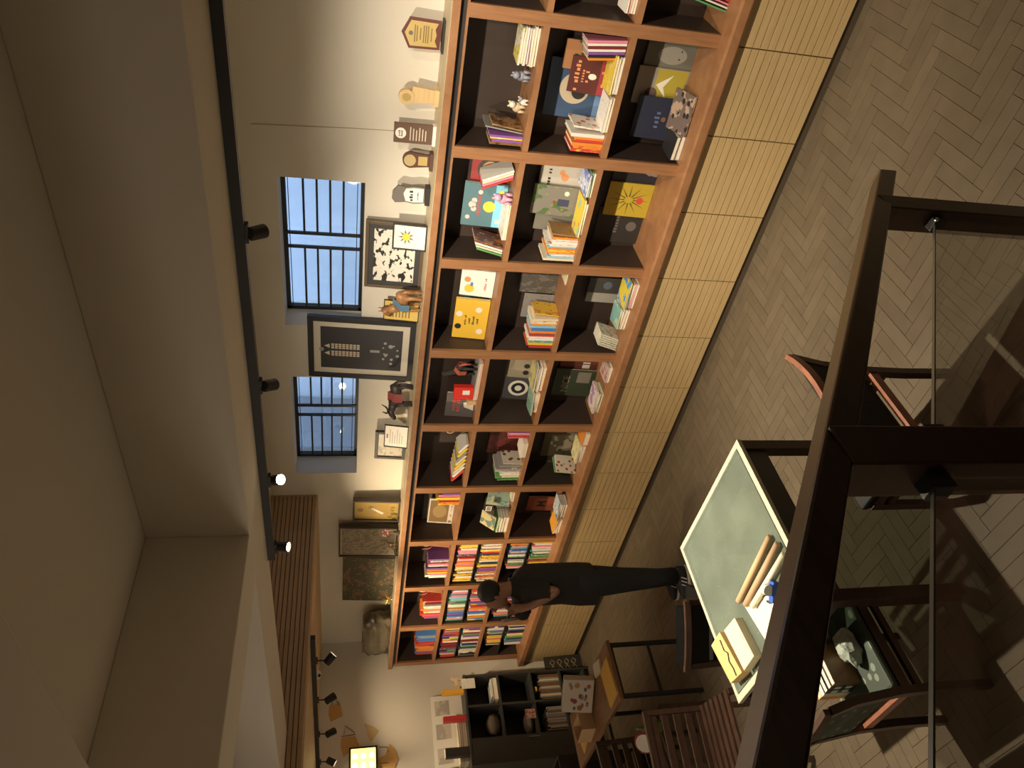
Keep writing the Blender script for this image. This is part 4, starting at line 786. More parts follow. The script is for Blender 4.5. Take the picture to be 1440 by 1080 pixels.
spotlight('second far-track spotlight beside dome camera', (-6.15, -1.055, 2.933), (-6.4, .1, 1.2), 100, FG, drop=.10)
spotlight('third far-track spotlight above the paper bags', (-6.85, -1.055, 2.933), (-7.5, -.2, 1.5), 22, FG, drop=.10)
spotlight('fourth far-track spotlight at far wall end', (-7.5, -1.055, 2.933), (-7.6, -1.9, 1.3), 26, FG, drop=.10)
# globe lamps added for ambient light, out of view behind the camera
def fill(label, x, y, z, watts):
    t = thing('fill_globe', label, 'pendant lamp', (x, y, z), group='globe lamps added behind the camera for ambient light')
    MB().tube([(0, 0, .19), (0, 0, ZC-z-.02)], .005, 8).build('cord', BLACK, t); MB().lathe([(.05, ZC-z-.02), (.05, ZC-z-.0005)], 16).build('ceiling_rose', BLACK, t); MB().lathe([(.05, .14), (.045, .19), (.012, .2)], 16).build('cap', BLACK, t, True)
    gl = MB(); gl.ball((0, 0, 0), .15, 24, 14); gl.build('globe', mat('opal_fill_glow', (.9, .85, .75), .4, emit=(1.0, .86, .68), estr=watts), t, True)
fill('opal globe pendant lamp nearest the stairs, added behind camera', -3.3, -5.5, 2.75, FILL_GLOW); fill('opal globe pendant lamp in middle, added behind camera', -5.0, -5.3, 2.7, FILL_GLOW); fill('opal globe pendant lamp deepest to the left, added behind camera', -6.7, -4.9, 2.6, FILL_GLOW)
t = thing('dome_camera', 'small white dome camera between far track spotlights', 'camera', (-5.80, -1.0, 2.9695)); MB().lathe([(.05, -.03), (.055, -.015), (.055, 0)], 18).build('base', WHITE, t, True); MB().ball((0, 0, -.035), .038, 14, 8).build('dome', mat('dome_white', (.7, .66, .58), .3), t, True); MB().ball((.018, -.014, -.052), .016, 10, 6).build('lens', BLACK, t, True)

#SECTION rail
# ================================================================== STAIR AND RAILING
SL = -0.7165; RXD = Vector((-0.0785, 1.0, SL)); P0 = Vector((-0.437, -3.797, 2.289))     # rail line: outer top edge seen in the photo
def railp(y, dx=0.0, dz=0.0): return P0 + RXD*(y-P0.y) + Vector((dx, 0, dz))
rail = thing('stair_railing', 'dark wooden stair railing with glass panels descending to the floor', 'railing', (0, 0, 0))
y0, y1 = -5.0, -1.93; q = MB(); prof = [(0, 0), (-.078, 0), (-.078, -.066), (0, -.066)]
q.loft([[railp(y, dx, dz) for dx, dz in prof] for y in (y0, y1)]); q.build('handrail', RAILWOOD, rail, bevel=.006)
def post(y, w, name='post'):
    c = railp(y, -.039); zt_ = c.z-.034; z0 = max(0.001, c.z-1.02); m = Matrix.Translation((c.x, c.y, 0))
    MB().box(-w/2, w/2, -w/2, w/2, z0, zt_, m).build(name, DARKWOOD, rail, bevel=.004)
    return c
cm_ = post(-3.31, .088); cr_ = post(-2.215, .08); post(-4.4, .088)
GLR = glass_mat('railing_glass', (.97, .985, .97), .07)
for a_, b_ in ((-4.35, -3.36), (-3.26, -2.262)):
    MB().loft([[railp(a_, -.034, -.240), railp(a_, -.044, -.240), railp(a_, -.044, -.80), railp(a_, -.034, -.80)], [railp(b_, -.034, -.240), railp(b_, -.044, -.240), railp(b_, -.044, -.80), railp(b_, -.034, -.80)]]).build('glass_panel', GLR, rail)
    MB().loft([[railp(y, -.0335, -.2385), railp(y, -.0445, -.2385), railp(y, -.0445, -.242), railp(y, -.0335, -.242)] for y in (a_, b_)]).build('glass_edge', mat('glass_edge_green', (.05, .06, .05), .3), rail)
for yy in (-3.365, -3.255, -2.265): c = railp(yy, -.039, -.242); MB().box(-.02, .02, -.022, .022, -.022, .022, T(c)).build('clamp', BLACK, rail, bevel=.003)
MB().ball(railp(-2.285, -.02, -.236), .007, 8, 6).build('clamp_screw', mat('chrome', (.7, .7, .7), .2, 1.0), rail, True)
st = thing('staircase', 'dark wooden staircase leading down beside the glass railing', 'staircase', (0, 0, 0))
nst = 11; rise = 1.5/nst; run = rise/0.7165
for i in range(nst):
    zt_ = rise*(i+1); yy = -1.98-run*i
    if i == nst-1: MB().box(-.46, 1.25, YN+.05, yy, zt_-.04, zt_).build('landing', DARKWOOD, st)
    else: MB().box(-.46, 1.25, yy-run-.02, yy, zt_-.04, zt_).build('tread', DARKWOOD, st)
    MB().box(-.44, 1.23, yy-.03, yy-.012, zt_-rise+.001, zt_-.04).build('riser', DARKWOOD, st)

#SECTION furniture
# ================================================================== TABLE, CHAIRS
tb = thing('glass_table', 'square dark table with dusty pale green glass top', 'table', (-2.675, -2.145, 0)); hw = .475
for sx in (-1, 1):
    for sy in (-1, 1): MB().box(sx*(hw-.03)-.03, sx*(hw-.03)+.03, sy*(hw-.035)-.03, sy*(hw-.035)+.03, 0.001, .722).build('leg', DARKWOOD, tb, bevel=.003)
for sy in (-1, 1): MB().box(-hw+.06, hw-.06, sy*(hw-.035)-.012, sy*(hw-.035)+.012, .60, .722).build('apron', mat('apron_slate', (.06, .062, .058), .5), tb)
for sx in (-1, 1): MB().box(sx*(hw-.03)-.012, sx*(hw-.03)+.012, -hw+.065, hw-.065, .60, .722).build('apron', mat('apron_slate', (.06, .062, .058), .5), tb)
q = MB(); fwid = .035
for (a0, a1, b0, b1) in ((-hw, hw, -hw, -hw+fwid), (-hw, hw, hw-fwid, hw), (-hw, -hw+fwid, -hw+fwid, hw-fwid), (hw-fwid, hw, -hw+fwid, hw-fwid)): q.box(a0, a1, b0, b1, .722, .745)
q.build('top_frame', mat('pale_edge', (.52, .50, .38), .4), tb, bevel=.002)
def dusty():
    m = mat('dusty_glass', (.21, .25, .205), .25, spec=.5, var=.55, vscale=4.0); nt = m.node_tree; b_ = nt.nodes['Principled BSDF']
    tc = nt.nodes.new('ShaderNodeTexCoord'); v_ = nt.nodes.new('ShaderNodeTexVoronoi'); v_.inputs['Scale'].default_value = 45; nt.links.new(tc.outputs['Object'], v_.inputs['Vector'])
    r_ = nt.nodes.new('ShaderNodeValToRGB'); r_.color_ramp.elements[0].color = (1, 1, 1, 1); r_.color_ramp.elements[1].color = (0, 0, 0, 1); r_.color_ramp.elements[0].position = .06; r_.color_ramp.elements[1].position = .10
    nt.links.new(v_.outputs['Distance'], r_.inputs['Fac']); old = b_.inputs['Base Color'].links[0].from_socket
    mx_ = nt.nodes.new('ShaderNodeMix'); mx_.data_type = 'RGBA'; mx_.inputs['B'].default_value = (.62, .64, .55, 1); nt.links.new(r_.outputs['Color'], mx_.inputs['Factor']); nt.links.new(old, mx_.inputs['A']); nt.links.new(mx_.outputs['Result'], b_.inputs['Base Color'])
    tr = nt.nodes.new('ShaderNodeBsdfTransparent'); tr.inputs[0].default_value = (.80, .88, .80, 1); ms = nt.nodes.new('ShaderNodeMixShader'); ms.inputs[0].default_value = .55; out = nt.nodes['Material Output']
    nt.links.new(tr.outputs[0], ms.inputs[1]); nt.links.new(b_.outputs[0], ms.inputs[2]); nt.links.new(ms.outputs[0], out.inputs['Surface']); return m
MB().box(-hw+fwid, hw-fwid, -hw+fwid, hw-fwid, .728, .750).build('glass_top', dusty(), tb)
ZT = .7512
def on_table(px, py, z=ZT): return onZ(px, py, z)
# rolls, papers, boxes on the table
PAPER = mat('cream_paper', (.76, .70, .54), .7); KRAFT = mat('kraft', (.58, .40, .22), .7)
def sheet(label, pts, z, m, th=.0025, name='paper_sheet', cat='paper'):
    o = tag(MB().prism([(p.x, p.y) for p in pts], z, z+th).build(name, m), label, cat); return o
for i, (c1, c2, r_, m_, lab) in enumerate((((1043, 845), (1087, 755), .016, KRAFT, 'kraft paper roll at the back of table roll bundle'), ((1053, 850), (1098, 765), .016, mat('roll_tan', (.50, .34, .20), .7), 'tan paper roll in middle of table roll bundle'), ((1063, 852), (1107, 780), .016, PAPER, 'cream paper roll at front of table roll bundle'))):
    a_, b_ = on_table(*c1), on_table(*c2); zz = ZT+r_+.0005
    t = thing('paper_roll', lab, 'paper roll', (0, 0, 0), group='paper rolls on glass table'); d = (b_-a_).normalized()
    MB().tube([(a_.x, a_.y, zz), (b_.x, b_.y, zz)], r_, 14).build('roll', m_, t, True); MB().tube([(a_.x-d.x*.002, a_.y-d.y*.002, zz), (a_.x-d.x*.0005, a_.y-d.y*.0005, zz)], r_*.55, 12).build('core', mat('roll_core', (.16, .12, .08), .8), t)
sheet('large cream sheet of paper near the rail on glass table', [on_table(1048, 853), on_table(1070, 842), on_table(1095, 830), on_table(1098, 872), on_table(1080, 905)], ZT, PAPER)
t = thing('tape_dispenser', 'blue tape dispenser lying on cream paper', 'tape dispenser', on_table(1090, 832, ZT+.003)); t.location.z = ZT+.0032; t.rotation_euler = (0, 0, .7)
MB().box(-.05, .05, -.018, .018, 0, .022).build('body', mat('blue_plastic', (.05, .12, .55), .3), t, bevel=.004); MB().prism(circle(.026, 20, .01, .04), -.012, .012, YZ).build('tape', mat('tape_white', (.7, .7, .66), .3), t); MB().box(-.052, -.044, -.016, .016, .022, .034).build('cutter', mat('chrome', (.7, .7, .7), .2, 1.0), t)
def boxy(name, label, cat, pts, z, h, m):
    t = thing(name, label, cat); MB().prism([(p.x, p.y) for p in pts], z, z+h).build('body', m, t, bevel=.002); return t
bx1 = boxy('gift_box', 'flat yellow card box with dark ribbon on table corner', 'box', [on_table(1012, 907), on_table(1024, 888), on_table(1056, 945), on_table(1040, 960)], ZT, .05, mat('box_yellow', (.66, .46, .18), .6))
rp = [on_table(x, y, ZT+.0505) for x, y in ((1013, 900), (1019, 915), (1024, 918), (1026, 930), (1032, 940), (1036, 950))]
MB().tube([(p.x, p.y, ZT+.0535) for p in rp], .003, 6).build('ribbon', mat('ribbon_dark', (.06, .05, .05), .5), bx1)
bx2 = boxy('card_box', 'flat cream card box beside the ribboned box', 'box', [on_table(1029, 886), on_table(1044, 868), on_table(1072, 922), on_table(1058, 942)], ZT, .045, mat('box_cream', (.72, .64, .44), .6))
l0 = [on_table(x, y, ZT+.0455) for x, y in ((1040, 890), (1056, 918))]; MB().bar((l0[0].x, l0[0].y, ZT+.0458), (l0[1].x, l0[1].y, ZT+.0458), .006, .001).build('print_line', mat('letter_ink', (.42, .40, .38), .6), bx2)
# chairs
GREENF = print_mat('green_rosette', (.035, .05, .035), (.05, .075, .055), (.16, .19, .15), 71, 2.2, .55, .22, .7)
BLACKF = mat('black_leatherette', (.010, .010, .0095), .6, spec=.2, bump=.3, bscale=25)
def chair(label, loc, rz, fab, w=.42, d=.44, back=.88, curved=False):
    t = thing('dining_chair', label, 'chair', loc, rz, 'wooden chairs around the glass table'); x0, x1 = -w/2, w/2; yb, yf = -d/2, d/2; L = .034
    for sx in (x0+L/2, x1-L/2):
        MB().loft([[(sx+i*L/2, y+j*L/2, z) for i, j in ((-1, -1), (1, -1), (1, 1), (-1, 1))] for y, z in ((yb+.03, .001), (yb+.035, .25), (yb+.03, .45), (yb+.005, .68), (yb-.03, back))]).build('back_post', CHAIRWOOD, t)
        MB().box(sx-L/2, sx+L/2, yf-L, yf, .001, .44).build('leg', CHAIRWOOD, t, bevel=.003)
        MB().box(sx-.012, sx+.012, yb+.045, yf-L, .395, .44).build('side_rail', CHAIRWOOD, t); MB().box(sx-.011, sx+.011, yb+.045, yf-L, .335, .365).build('lower_rail', CHAIRWOOD, t)
    MB().box(x0+L, x1-L, yb+.02, yb+.045, .40, .44).build('rear_rail', REDWOOD, t); MB().box(x0+L, x1-L, yf-L+.005, yf-.005, .395, .44).build('front_rail', CHAIRWOOD, t)
    MB().box(x0+.008, x1-.008, yb+.05, yf+.012, .441, .478).build('seat', fab, t, bevel=.012)
    rings = []
    for z, yo in ((.52, yb+.022), (.62, yb+.012), (.74, yb-.008), (back-.02, yb-.028)): rings.append([(x0+L, yo-.012, z), (x1-L, yo-.012, z), (x1-L, yo+.014, z), (x0+L, yo+.014, z)])
    MB().loft(rings).build('backrest', fab, t)
    n_ = 9; top = []
    for k in range(n_):
        u_ = k/(n_-1)*2-1; bow = -.05*(1-u_*u_) if curved else -.02*(1-u_*u_); top.append((u_*w/2, yb-.032+bow, back+.012))
    q = MB(); q.loft([[(x, y-.012, z-.020), (x, y+.012, z-.020), (x, y+.012, z+.016), (x, y-.012, z+.016)] for x, y, z in top]); q.build('top_rail', REDWOOD if curved else CHAIRWOOD, t)
    return t
chair('chair with green rosette upholstery pushed to table below handrail', (-2.55, -2.745, 0), 0.0, GREENF, .39, .46, .82)
chair('black upholstered chair with curved reddish top rail right of table', (-1.75, -2.08, 0), PI/2, BLACKF, .46, .46, .84, True)
# things lying on the green chair's seat
ZS = .479
for i, (c, dx) in enumerate((('orange', -.145), ('cream', -.115), ('black', -.082), ('black', -.046), ('brown', -.012))):
    o = book('%s folder, %s from left in upright stack on green chair' % (c, ORD[i]), .18, .13, .03, T((-2.55+dx, -2.82, ZS)) @ ROWM, cmat(c), 'folders on the green chair', name='folder')
    if c == 'black':
        for k in range(2): MB().box(-.0012, 0, .02+k*.055, .05+k*.055, .004, .026).build('label_tag', WHITE, o)
t = thing('bubble_wrap', 'crumpled clear bubble wrap bundle on green chair seat', 'packaging', (-2.46, -2.70, ZS)); rnd = random.Random(3)
MB().loft([[((.055+rnd.uniform(-.015, .012))*math.cos(a)*s_, (.085+rnd.uniform(-.02, .015))*math.sin(a)*s_, z) for a in [k*2*PI/12 for k in range(12)]] for z, s_ in ((.001, .8), (.02, 1.0), (.045, .95), (.07, .75), (.085, .35))]).build('bundle', mat('wrap_film', (.34, .40, .34), .15, spec=.8, var=.4, vscale=20, bump=.8, bscale=40), t)
tag(MB().lathe([(.01, 0), (.05, .004), (.085, .016), (.083, .018), (.048, .007), (.008, .004)], 24).build('glass_plate', mat('plate_olive', (.20, .19, .12), .12, spec=.8), None, True), 'olive glass plate leaning behind folders on green chair', 'plate').matrix_world = T((-2.66, -2.625, ZS+.078)) @ RX(1.3)
# slatted chairs on the left of the table
def slat_chair(label, loc, rz, w=.44, d=.44, seatz=.43, back=.80):
    t = thing('slatted_chair', label, 'chair', loc, rz, 'slatted wooden chairs'); x0, x1 = -w/2, w/2; L = .032
    for sx in (x0+L/2, x1-L/2):
        MB().bar((sx, -d/2+.02, .001), (sx, -d/2-.04, back), L).build('back_post', CHAIRWOOD, t); MB().box(sx-L/2, sx+L/2, d/2-L, d/2, .001, seatz).build('leg', CHAIRWOOD, t)
        MB().bar((sx, -d/2+.0, seatz-.03), (sx, d/2-L, seatz-.03), .022, .04).build('side_rail', CHAIRWOOD, t)
    for k in range(6):
        yy = -d/2+.03+k*(d-.07)/5; MB().box(x0+.005, x1-.005, yy-.022, yy+.022, seatz-.008, seatz+.008).build('seat_slat', CHAIRWOOD, t)
    for k in range(5):
        f_ = .55+k*.10; z = back*f_; yy = -d/2+.02-.06*f_; MB().box(x0+L, x1-L, yy-.008, yy+.008, z-.022, z+.022).build('back_slat', CHAIRWOOD, t)
    MB().box(x0, x1, -d/2-.055, -d/2-.025, back-.02, back+.02).build('top_rail', CHAIRWOOD, t)
    return t
slat_chair('slatted wooden chair at left edge of glass table', (-4.02, -2.44, 0), -PI/2-.2)
slat_chair('slatted wooden chair behind, beside the side table', (-5.02, -2.13, 0), -PI/2+.1)
slat_chair('slatted wooden chair furthest left before dark cabinet', (-5.80, -2.14, 0), -PI/2, .44, .5)
tag(MB().lathe([(.035, 0), (.042, .02), (.04, .12), (.014, .17), (.013, .20)], 14).build('bottle', mat('olive_glass', (.10, .11, .03), .15, spec=.7), None, True), 'olive green bottle standing between slatted chairs', 'bottle').location = (-4.86, -2.03, .439)
t = thing('lettered_disc', 'round white lettered disc with red rim on slatted chair', 'disc', (-5.06, -2.06, .52)); Mt = RX(.5)
MB().lathe([(.075, 0), (.08, .006), (.075, .014)], 26).build('rim', mat('disc_red', (.42, .05, .04), .5), t, True); MB().lathe([(.066, .0142), (.066, .0165)], 26).build('face', WHITE, t); t.rotation_euler = (1.0, 0, .7)
# dark chair between person and table
chair('dark chair with black seat turned away from table corner', (-3.72, -1.86, 0), PI/4, BLACKF, .42, .42, .68)
# side table with black frame
sd = thing('side_table', 'wood topped side table with thin black metal frame', 'side table', (0, 0, 0)); xa, xb, ya, yb_ = -6.25, -4.88, -1.80, -1.33; zt_ = .69
MB().box(xa, xb, ya, yb_, zt_-.028, zt_).build('top', wood('top_brown', (.20, .10, .05), (.30, .16, .08), (2, 12, 12)), sd, bevel=.003)
for x in (xa+.03, xb-.03):
    for y in (ya+.03, yb_-.03): MB().box(x-.014, x+.014, y-.014, y+.014, .001, zt_-.028).build('leg', BLACK, sd)
    MB().box(x-.01, x+.01, ya+.044, yb_-.044, .33, .352).build('stretcher', BLACK, sd); MB().box(x-.01, x+.01, ya+.044, yb_-.044, zt_-.05, zt_-.028).build('top_rail', BLACK, sd)
z6 = zt_+.0008
t = thing('sticker_case', 'white case covered in stickers propped on side table', 'case'); w_, h_ = .30, .25
MB().box(-w_/2, w_/2, -.035, .035, 0, h_).build('case_body', mat('case_white', (.55, .50, .42), .5), t, bevel=.006)
STK = [mat('stk_%d' % i, c, .6) for i, c in enumerate(((.25, .05, .05), (.35, .10, .06), (.08, .12, .10), (.25, .25, .24), (.40, .20, .08)))]
rnd = random.Random(4)
for k in range(16):
    cx, cz = rnd.uniform(-.12, .12), rnd.uniform(.025, .225); r_ = rnd.uniform(.012, .026); MB().prism(circle(r_, 10, cx, cz, r_*rnd.uniform(.5, 1)), -.0366, -.0348, YZ).build('sticker', STK[k % 5], t)
t.matrix_world = T((-5.45, -1.50, z6+.009)) @ RZ(.55) @ RX(-.18)
def tray(label, x, y, w, d, rz, m):
    t = thing('paper_tray', label, 'tray', (x, y, z6), rz); MB().box(-w/2, w/2, -d/2, d/2, 0, .012).build('sheets', m, t); MB().box(-w/2-.006, w/2+.006, -d/2-.006, d/2+.006, -.0005, .004).build('backing', KRAFT, t); return t
tray('yellow printed booklet at near edge of side table', -5.02, -1.60, .22, .30, .1, mat('booklet_yellow', (.72, .46, .08), .5)); tray('white lined pad lying on side table beside case', -5.20, -1.40, .18, .10, -.2, mat('pad_white', (.64, .60, .5), .6))
tray('yellow leaflet stack with red print at left of side table', -5.95, -1.62, .2, .2, .3, pm('leaflet', (.72, .48, .10), (.76, .56, .16), (.5, .08, .08), 74, 2, .6, .2))
t = thing('card_carton', 'open brown cardboard carton on side table', 'carton', (-5.70, -1.66, z6), .15)
for (a0, a1, b0, b1) in ((-.1, .1, -.075, -.071), (-.1, .1, .071, .075), (-.1, -.096, -.071, .071), (.096, .1, -.071, .071)): MB().box(a0, a1, b0, b1, .002, .12).build('side', KRAFT, t)
MB().box(-.1, .1, -.075, .075, 0, .002).build('bottom', KRAFT, t)
# crates of booklets in front left
t = thing('booklet_crate', 'dark crate with pale booklets left of side table', 'crate', (-6.62, -1.78, 0), .1)
for (a0, a1, b0, b1) in ((-.22, .22, -.16, -.148), (-.22, .22, .148, .16), (-.22, -.208, -.148, .148), (.208, .22, -.148, .148)): MB().box(a0, a1, b0, b1, .012, .82).build('side', BLACKP, t)
MB().box(-.22, .22, -.16, .16, .001, .012).build('bottom', BLACKP, t); MB().box(-.208, .208, -.148, .148, .70, .712).build('tray', BLACKP, t)
for i in range(6):
    c = ['white', 'cream', 'grey', 'red', 'white', 'cream', 'grey'][i]; book('%s booklet, %s from left standing in dark crate' % (c, ORD[i]), .2, .26, .03, T((-6.78+i*.05, -1.895, .7185)) @ RZ(.1) @ RY(.08) @ ROWM, cmat(c), 'booklets in crate')
# ---- cabinet against the far wall
cb = thing('display_cabinet', 'dark grey open display cabinet against far wall', 'cabinet', (0, 0, 0)); cx0, cx1 = XF+.005, -7.40; cy0, cy1 = -1.26, -.32; ch = 1.42; th = .022
MB().box(cx0, cx1, cy0, cy0+th, 0.001, ch).build('side_panel', CABINET, cb); MB().box(cx0, cx1, cy1-th, cy1, 0.001, ch).build('side_panel', CABINET, cb); MB().box(cx0, cx1+.004, cy0-.004, cy1+.004, ch, ch+.022).build('top', CABINET, cb)
MB().box(cx0, cx0+.01, cy0+th, cy1-th, .06, ch).build('back', BLACKP, cb); MB().box(cx0, cx1-.02, cy0+th, cy1-th, .001, .06).build('plinth', BLACKP, cb)
ym1, ym2 = -.665, -1.01
MB().box(cx0+.01, cx1, ym1-th/2, ym1+th/2, .06, ch).build('partition', CABINET, cb); MB().box(cx0+.01, cx1, ym2-th/2, ym2+th/2, .06, ch).build('partition', CABINET, cb)
for z in (.06, .34, .68, 1.05):
    MB().box(cx0+.01, cx1, ym1+th/2, cy1-th, z, z+th).build('shelf', CABINET, cb); MB().box(cx0+.01, cx1, ym2+th/2, ym1-th/2, z, z+th).build('shelf', CABINET, cb)
dr = MB().box(cx1-.004, cx1+.014, cy0+.004, ym2-.002, .07, ch-.006).build('door', CABINET, cb); MB().box(cx1+.014, cx1+.03, ym2-.035, ym2-.025, .70, .82).build('handle', mat('handle_steel', (.3, .3, .3), .3, 1), dr)
RCM = Matrix(((0, 0, 0, 0),)*4)
def cab_row(ya, yb2, z, n_, cols, hr, note, seed):
    rnd = random.Random(seed); t_ = (yb2-ya)/n_
    for i in range(n_):
        c = cols[i % len(cols)]; h = rnd.uniform(*hr); M = T((cx1-.03-rnd.uniform(0, .02), ya+i*t_, z+.001)) @ Matrix(((-1, 0, 0, 0), (0, 0, 1, 0), (0, 1, 0, 0), (0, 0, 0, 1)))
        book('%s record sleeve, %s from left, %s of dark cabinet' % (c, ORD[i], note), .24, h, t_*.92, M, cmat(c), 'sleeves in dark cabinet', parts=False, name='record_sleeve')
cab_row(-.63, -.36, .362, 16, ['brown', 'grey', 'cream', 'grey', 'brown'], (.22, .25), 'lower right cubby', 1); cab_row(-.97, -.72, .362, 12, ['brown', 'grey', 'grey'], (.18, .22), 'lower left cubby', 2)
tag(MB().box(-7.60, -7.415, -.645, -.60, .655, .675).build('yellow_binder', mat('binder_yellow', (.75, .55, .08), .5)), 'yellow board lying under shelf on record sleeves', 'board').location = (0, .10, -.02)
def soft(name, label, cat, c, r, m, seed):
    rnd = random.Random(seed); rings = []
    for j in range(7):
        tt = PI*j/6; q_ = max(math.sin(tt), .05); rings.append([(c[0]+r[0]*q_*math.cos(a)*rnd.uniform(.85, 1.1), c[1]+r[1]*q_*math.sin(a)*rnd.uniform(.85, 1.1), c[2]-r[2]*math.cos(tt)) for a in [k*2*PI/12 for k in range(12)]])
    return tag(MB().loft(rings).build(name, m, None, True), label, cat)
CLOTH = mat('taupe_cloth', (.15, .12, .09), .9, bump=.5, bscale=30); 
soft('folded_cloth', 'taupe folded cloth in upper left cubby of cabinet, front', 'cloth', (-7.52, -.84, 1.152), (.09, .12, .078), CLOTH, 1); soft('folded_cloth', 'taupe cloth bundle low in middle left cubby of cabinet', 'cloth', (-7.55, -.84, .76), (.09, .12, .055), CLOTH, 2)
book('white booklet lying on sleeves, upper right cubby of dark cabinet', .2, .2, .014, T((-7.62, -.57, 1.128)), cmat('white')); book('grey sleeve pile, upper right cubby of dark cabinet', .22, .24, .05, T((-7.64, -.60, 1.0735)), cmat('grey'))
tag(MB().box(-.004, 0, -.05, .05, 0, .11).build('photo_card', pm('red_photo', (.42, .26, .2), (.28, .06, .05), (.6, .5, .44), 76, 3)), 'small reddish photo card on middle shelf edge of cabinet', 'card').location = (-7.385, -.80, .705)
MBp = tag(MB().box(0, .006, -.055, .055, 0, .15).build('price_card', pm('card_dots', (.68, .64, .56), (.66, .62, .54), (.08, .07, .07), 77, 2.4, .9, .16)), 'white dotted card hanging over cabinet top edge', 'card'); MBp.location = (cx1+.006, -.42, ch-.10)
# on top of the cabinet
zc = ch+.0225
t = thing('poster_board', 'white board of grey pictures leaning on wall above cabinet', 'poster'); MB().box(0, .008, -.40, .36, 0, .34).build('board', WHITE, t)
for i in range(3):
    MB().box(.008, .0095, -.36+i*.25, -.20+i*.25, .14, .30).build('picture', pm('poster_%d' % i, (.46, .43, .38), (.60, .56, .48), (.36, .34, .31), 80+i, 1.1, .5, .12), t)
t.matrix_world = T((-7.66, -.76, zc)) @ RY(-.14)
for nm, lab, y, h, m_, w_ in (('yellow_banner', 'upright orange yellow banner box on cabinet top', -.47, .23, mat('banner_orange', (.80, .42, .04), .5), .05), ('red_banner', 'upright red banner box on cabinet top', -.76, .24, mat('banner_red', (.60, .05, .06), .5), .055), ('black_box', 'black upright box with pale lid on cabinet top', -1.10, .25, mat('charcoal_box', (.045, .042, .04), .45), .09)):
    t = thing(nm, lab, 'box', (-7.47, y, zc)); MB().box(-.03, .03, -w_/2, w_/2, 0, h).build('body', m_, t, bevel=.003); MB().box(-.028, .028, -w_/2+.002, w_/2-.002, h, h+.004).build('lid', WHITE if nm == 'black_box' else m_, t)
for i in range(4): book('%s book, %s from bottom of low pile on cabinet top' % (['cream', 'white', 'brown', 'cream'][i], ORD[i]), .13, .5, .022, T((-7.66+.004*i, -1.18, zc+.001+i*.0235)), cmat(['cream', 'white', 'brown', 'cream'][i]), 'books on cabinet top')
t = thing('wooden_horse', 'tiny pale wooden horse on cabinet top at right', 'figurine', (-7.45, -.375, zc)); MB().box(-.015, .015, -.04, .04, .055, .085).build('body', LMAPLE, t); MB().bar((0, .03, .08), (0, .05, .125), .02).build('neck', LMAPLE, t); MB().bar((0, .045, .12), (0, .075, .11), .018).build('head', LMAPLE, t)
for y in (-.03, .03): MB().box(-.012, .012, y-.008, y+.008, 0.0005, .055).build('leg', LMAPLE, t)
# leaning dark panel between cabinet and bookcase
t = thing('patterned_panel', 'dark panel with pale swirling carved pattern by bookcase end', 'panel'); MB().box(0, .02, -.115, .115, 0, .44).build('board', mat('panel_dark', (.045, .04, .032), .5), t)
for i in range(4): MB().tube([(.021, .075*math.cos(a)*(1-.3*(k % 2)), .09+i*.085+.03*math.sin(2*a)) for k, a in enumerate([j*PI/6 for j in range(13)])], .006, 6).build('swirl', mat('swirl_tan', (.26, .22, .15), .6), t)
t.matrix_world = T((-7.60, -.185, .001)) @ RY(-.08)
# ---- far wall: paper bag cut-outs and lit panel
XWL = XF+.0008
YZX = Matrix(((0, 0, 1, 0), (1, 0, 0, 0), (0, 1, 0, 0), (0, 0, 0, 1)))       # XY drawing -> (Y, Z) on the far wall
TANP = mat('tan_cutout', (.60, .36, .12), .7); TAN2 = mat('pale_cutout', (.62, .46, .24), .7); TLINE = mat('cutout_line', (.16, .09, .05), .7)
def px_poly(pts): return [(p.y, p.z) for p in (onX(x, y, XF) for x, y in pts)]
def cutout(label, pts, m, lines=()):
    t = thing('bag_cutout', label, 'wall cutout', group='cutouts on the far wall'); pp = px_poly(pts); ar = sum(pp[i][0]*pp[(i+1) % len(pp)][1]-pp[(i+1) % len(pp)][0]*pp[i][1] for i in range(len(pp)))
    if ar < 0: pp = pp[::-1]
    MB().prism(pp, 0, .006, T((XWL, 0, 0)) @ YZX).build('shape', m, t)
    for ln in lines: MB().tube([Vector((XF+.008, p[0], p[1])) for p in px_poly(ln)], .004, 6).build('outline', TLINE, t)
    return t
cutout('tan handbag cutout high on far wall, nearest the corner', [(463, 992), (479, 991), (482, 1007), (465, 1015), (462, 1005)], TANP, [[(466, 992), (470, 982), (477, 991)]])
cutout('tan fringed bag cutout left of lit panel on far wall', [(480, 1038), (500, 1036), (505, 1050), (495, 1056), (483, 1064), (479, 1050)], TANP, [[(480, 1036), (500, 1033)], [(484, 1033), (485, 1021), (499, 1031)]])
cutout('pale heart shaped cutout on far wall', [(512, 1018), (524, 1021), (533, 1028), (522, 1043), (517, 1036), (516, 1027)], TAN2)
cutout('golden purse cutout right under lit panel on far wall', [(548, 1046), (556, 1055), (560, 1068), (553, 1084), (534, 1084), (532, 1067), (542, 1062)], TANP, [[(533, 1051), (545, 1051), (546, 1058)], [(534, 1074), (546, 1073)]])
c0, c1 = onX(491, 1056, XF), onX(531, 1051, XF)
t = thing('lit_panel', 'glowing framed panel of yellow flowers on far wall', 'light panel', (XF+.001, 0, 0)); ya, yb2, za, zb2 = -1.10, -.855, 2.36, 2.65
MB().box(0, .03, ya, yb2, za, zb2).build('frame', BLACKP, t); pnl = MB().box(.03, .032, ya+.02, yb2-.02, za+.02, zb2-.02).build('panel', mat('panel_glow', (.9, .7, .2), .5, emit=(1.0, .66, .16), estr=1.6), t)
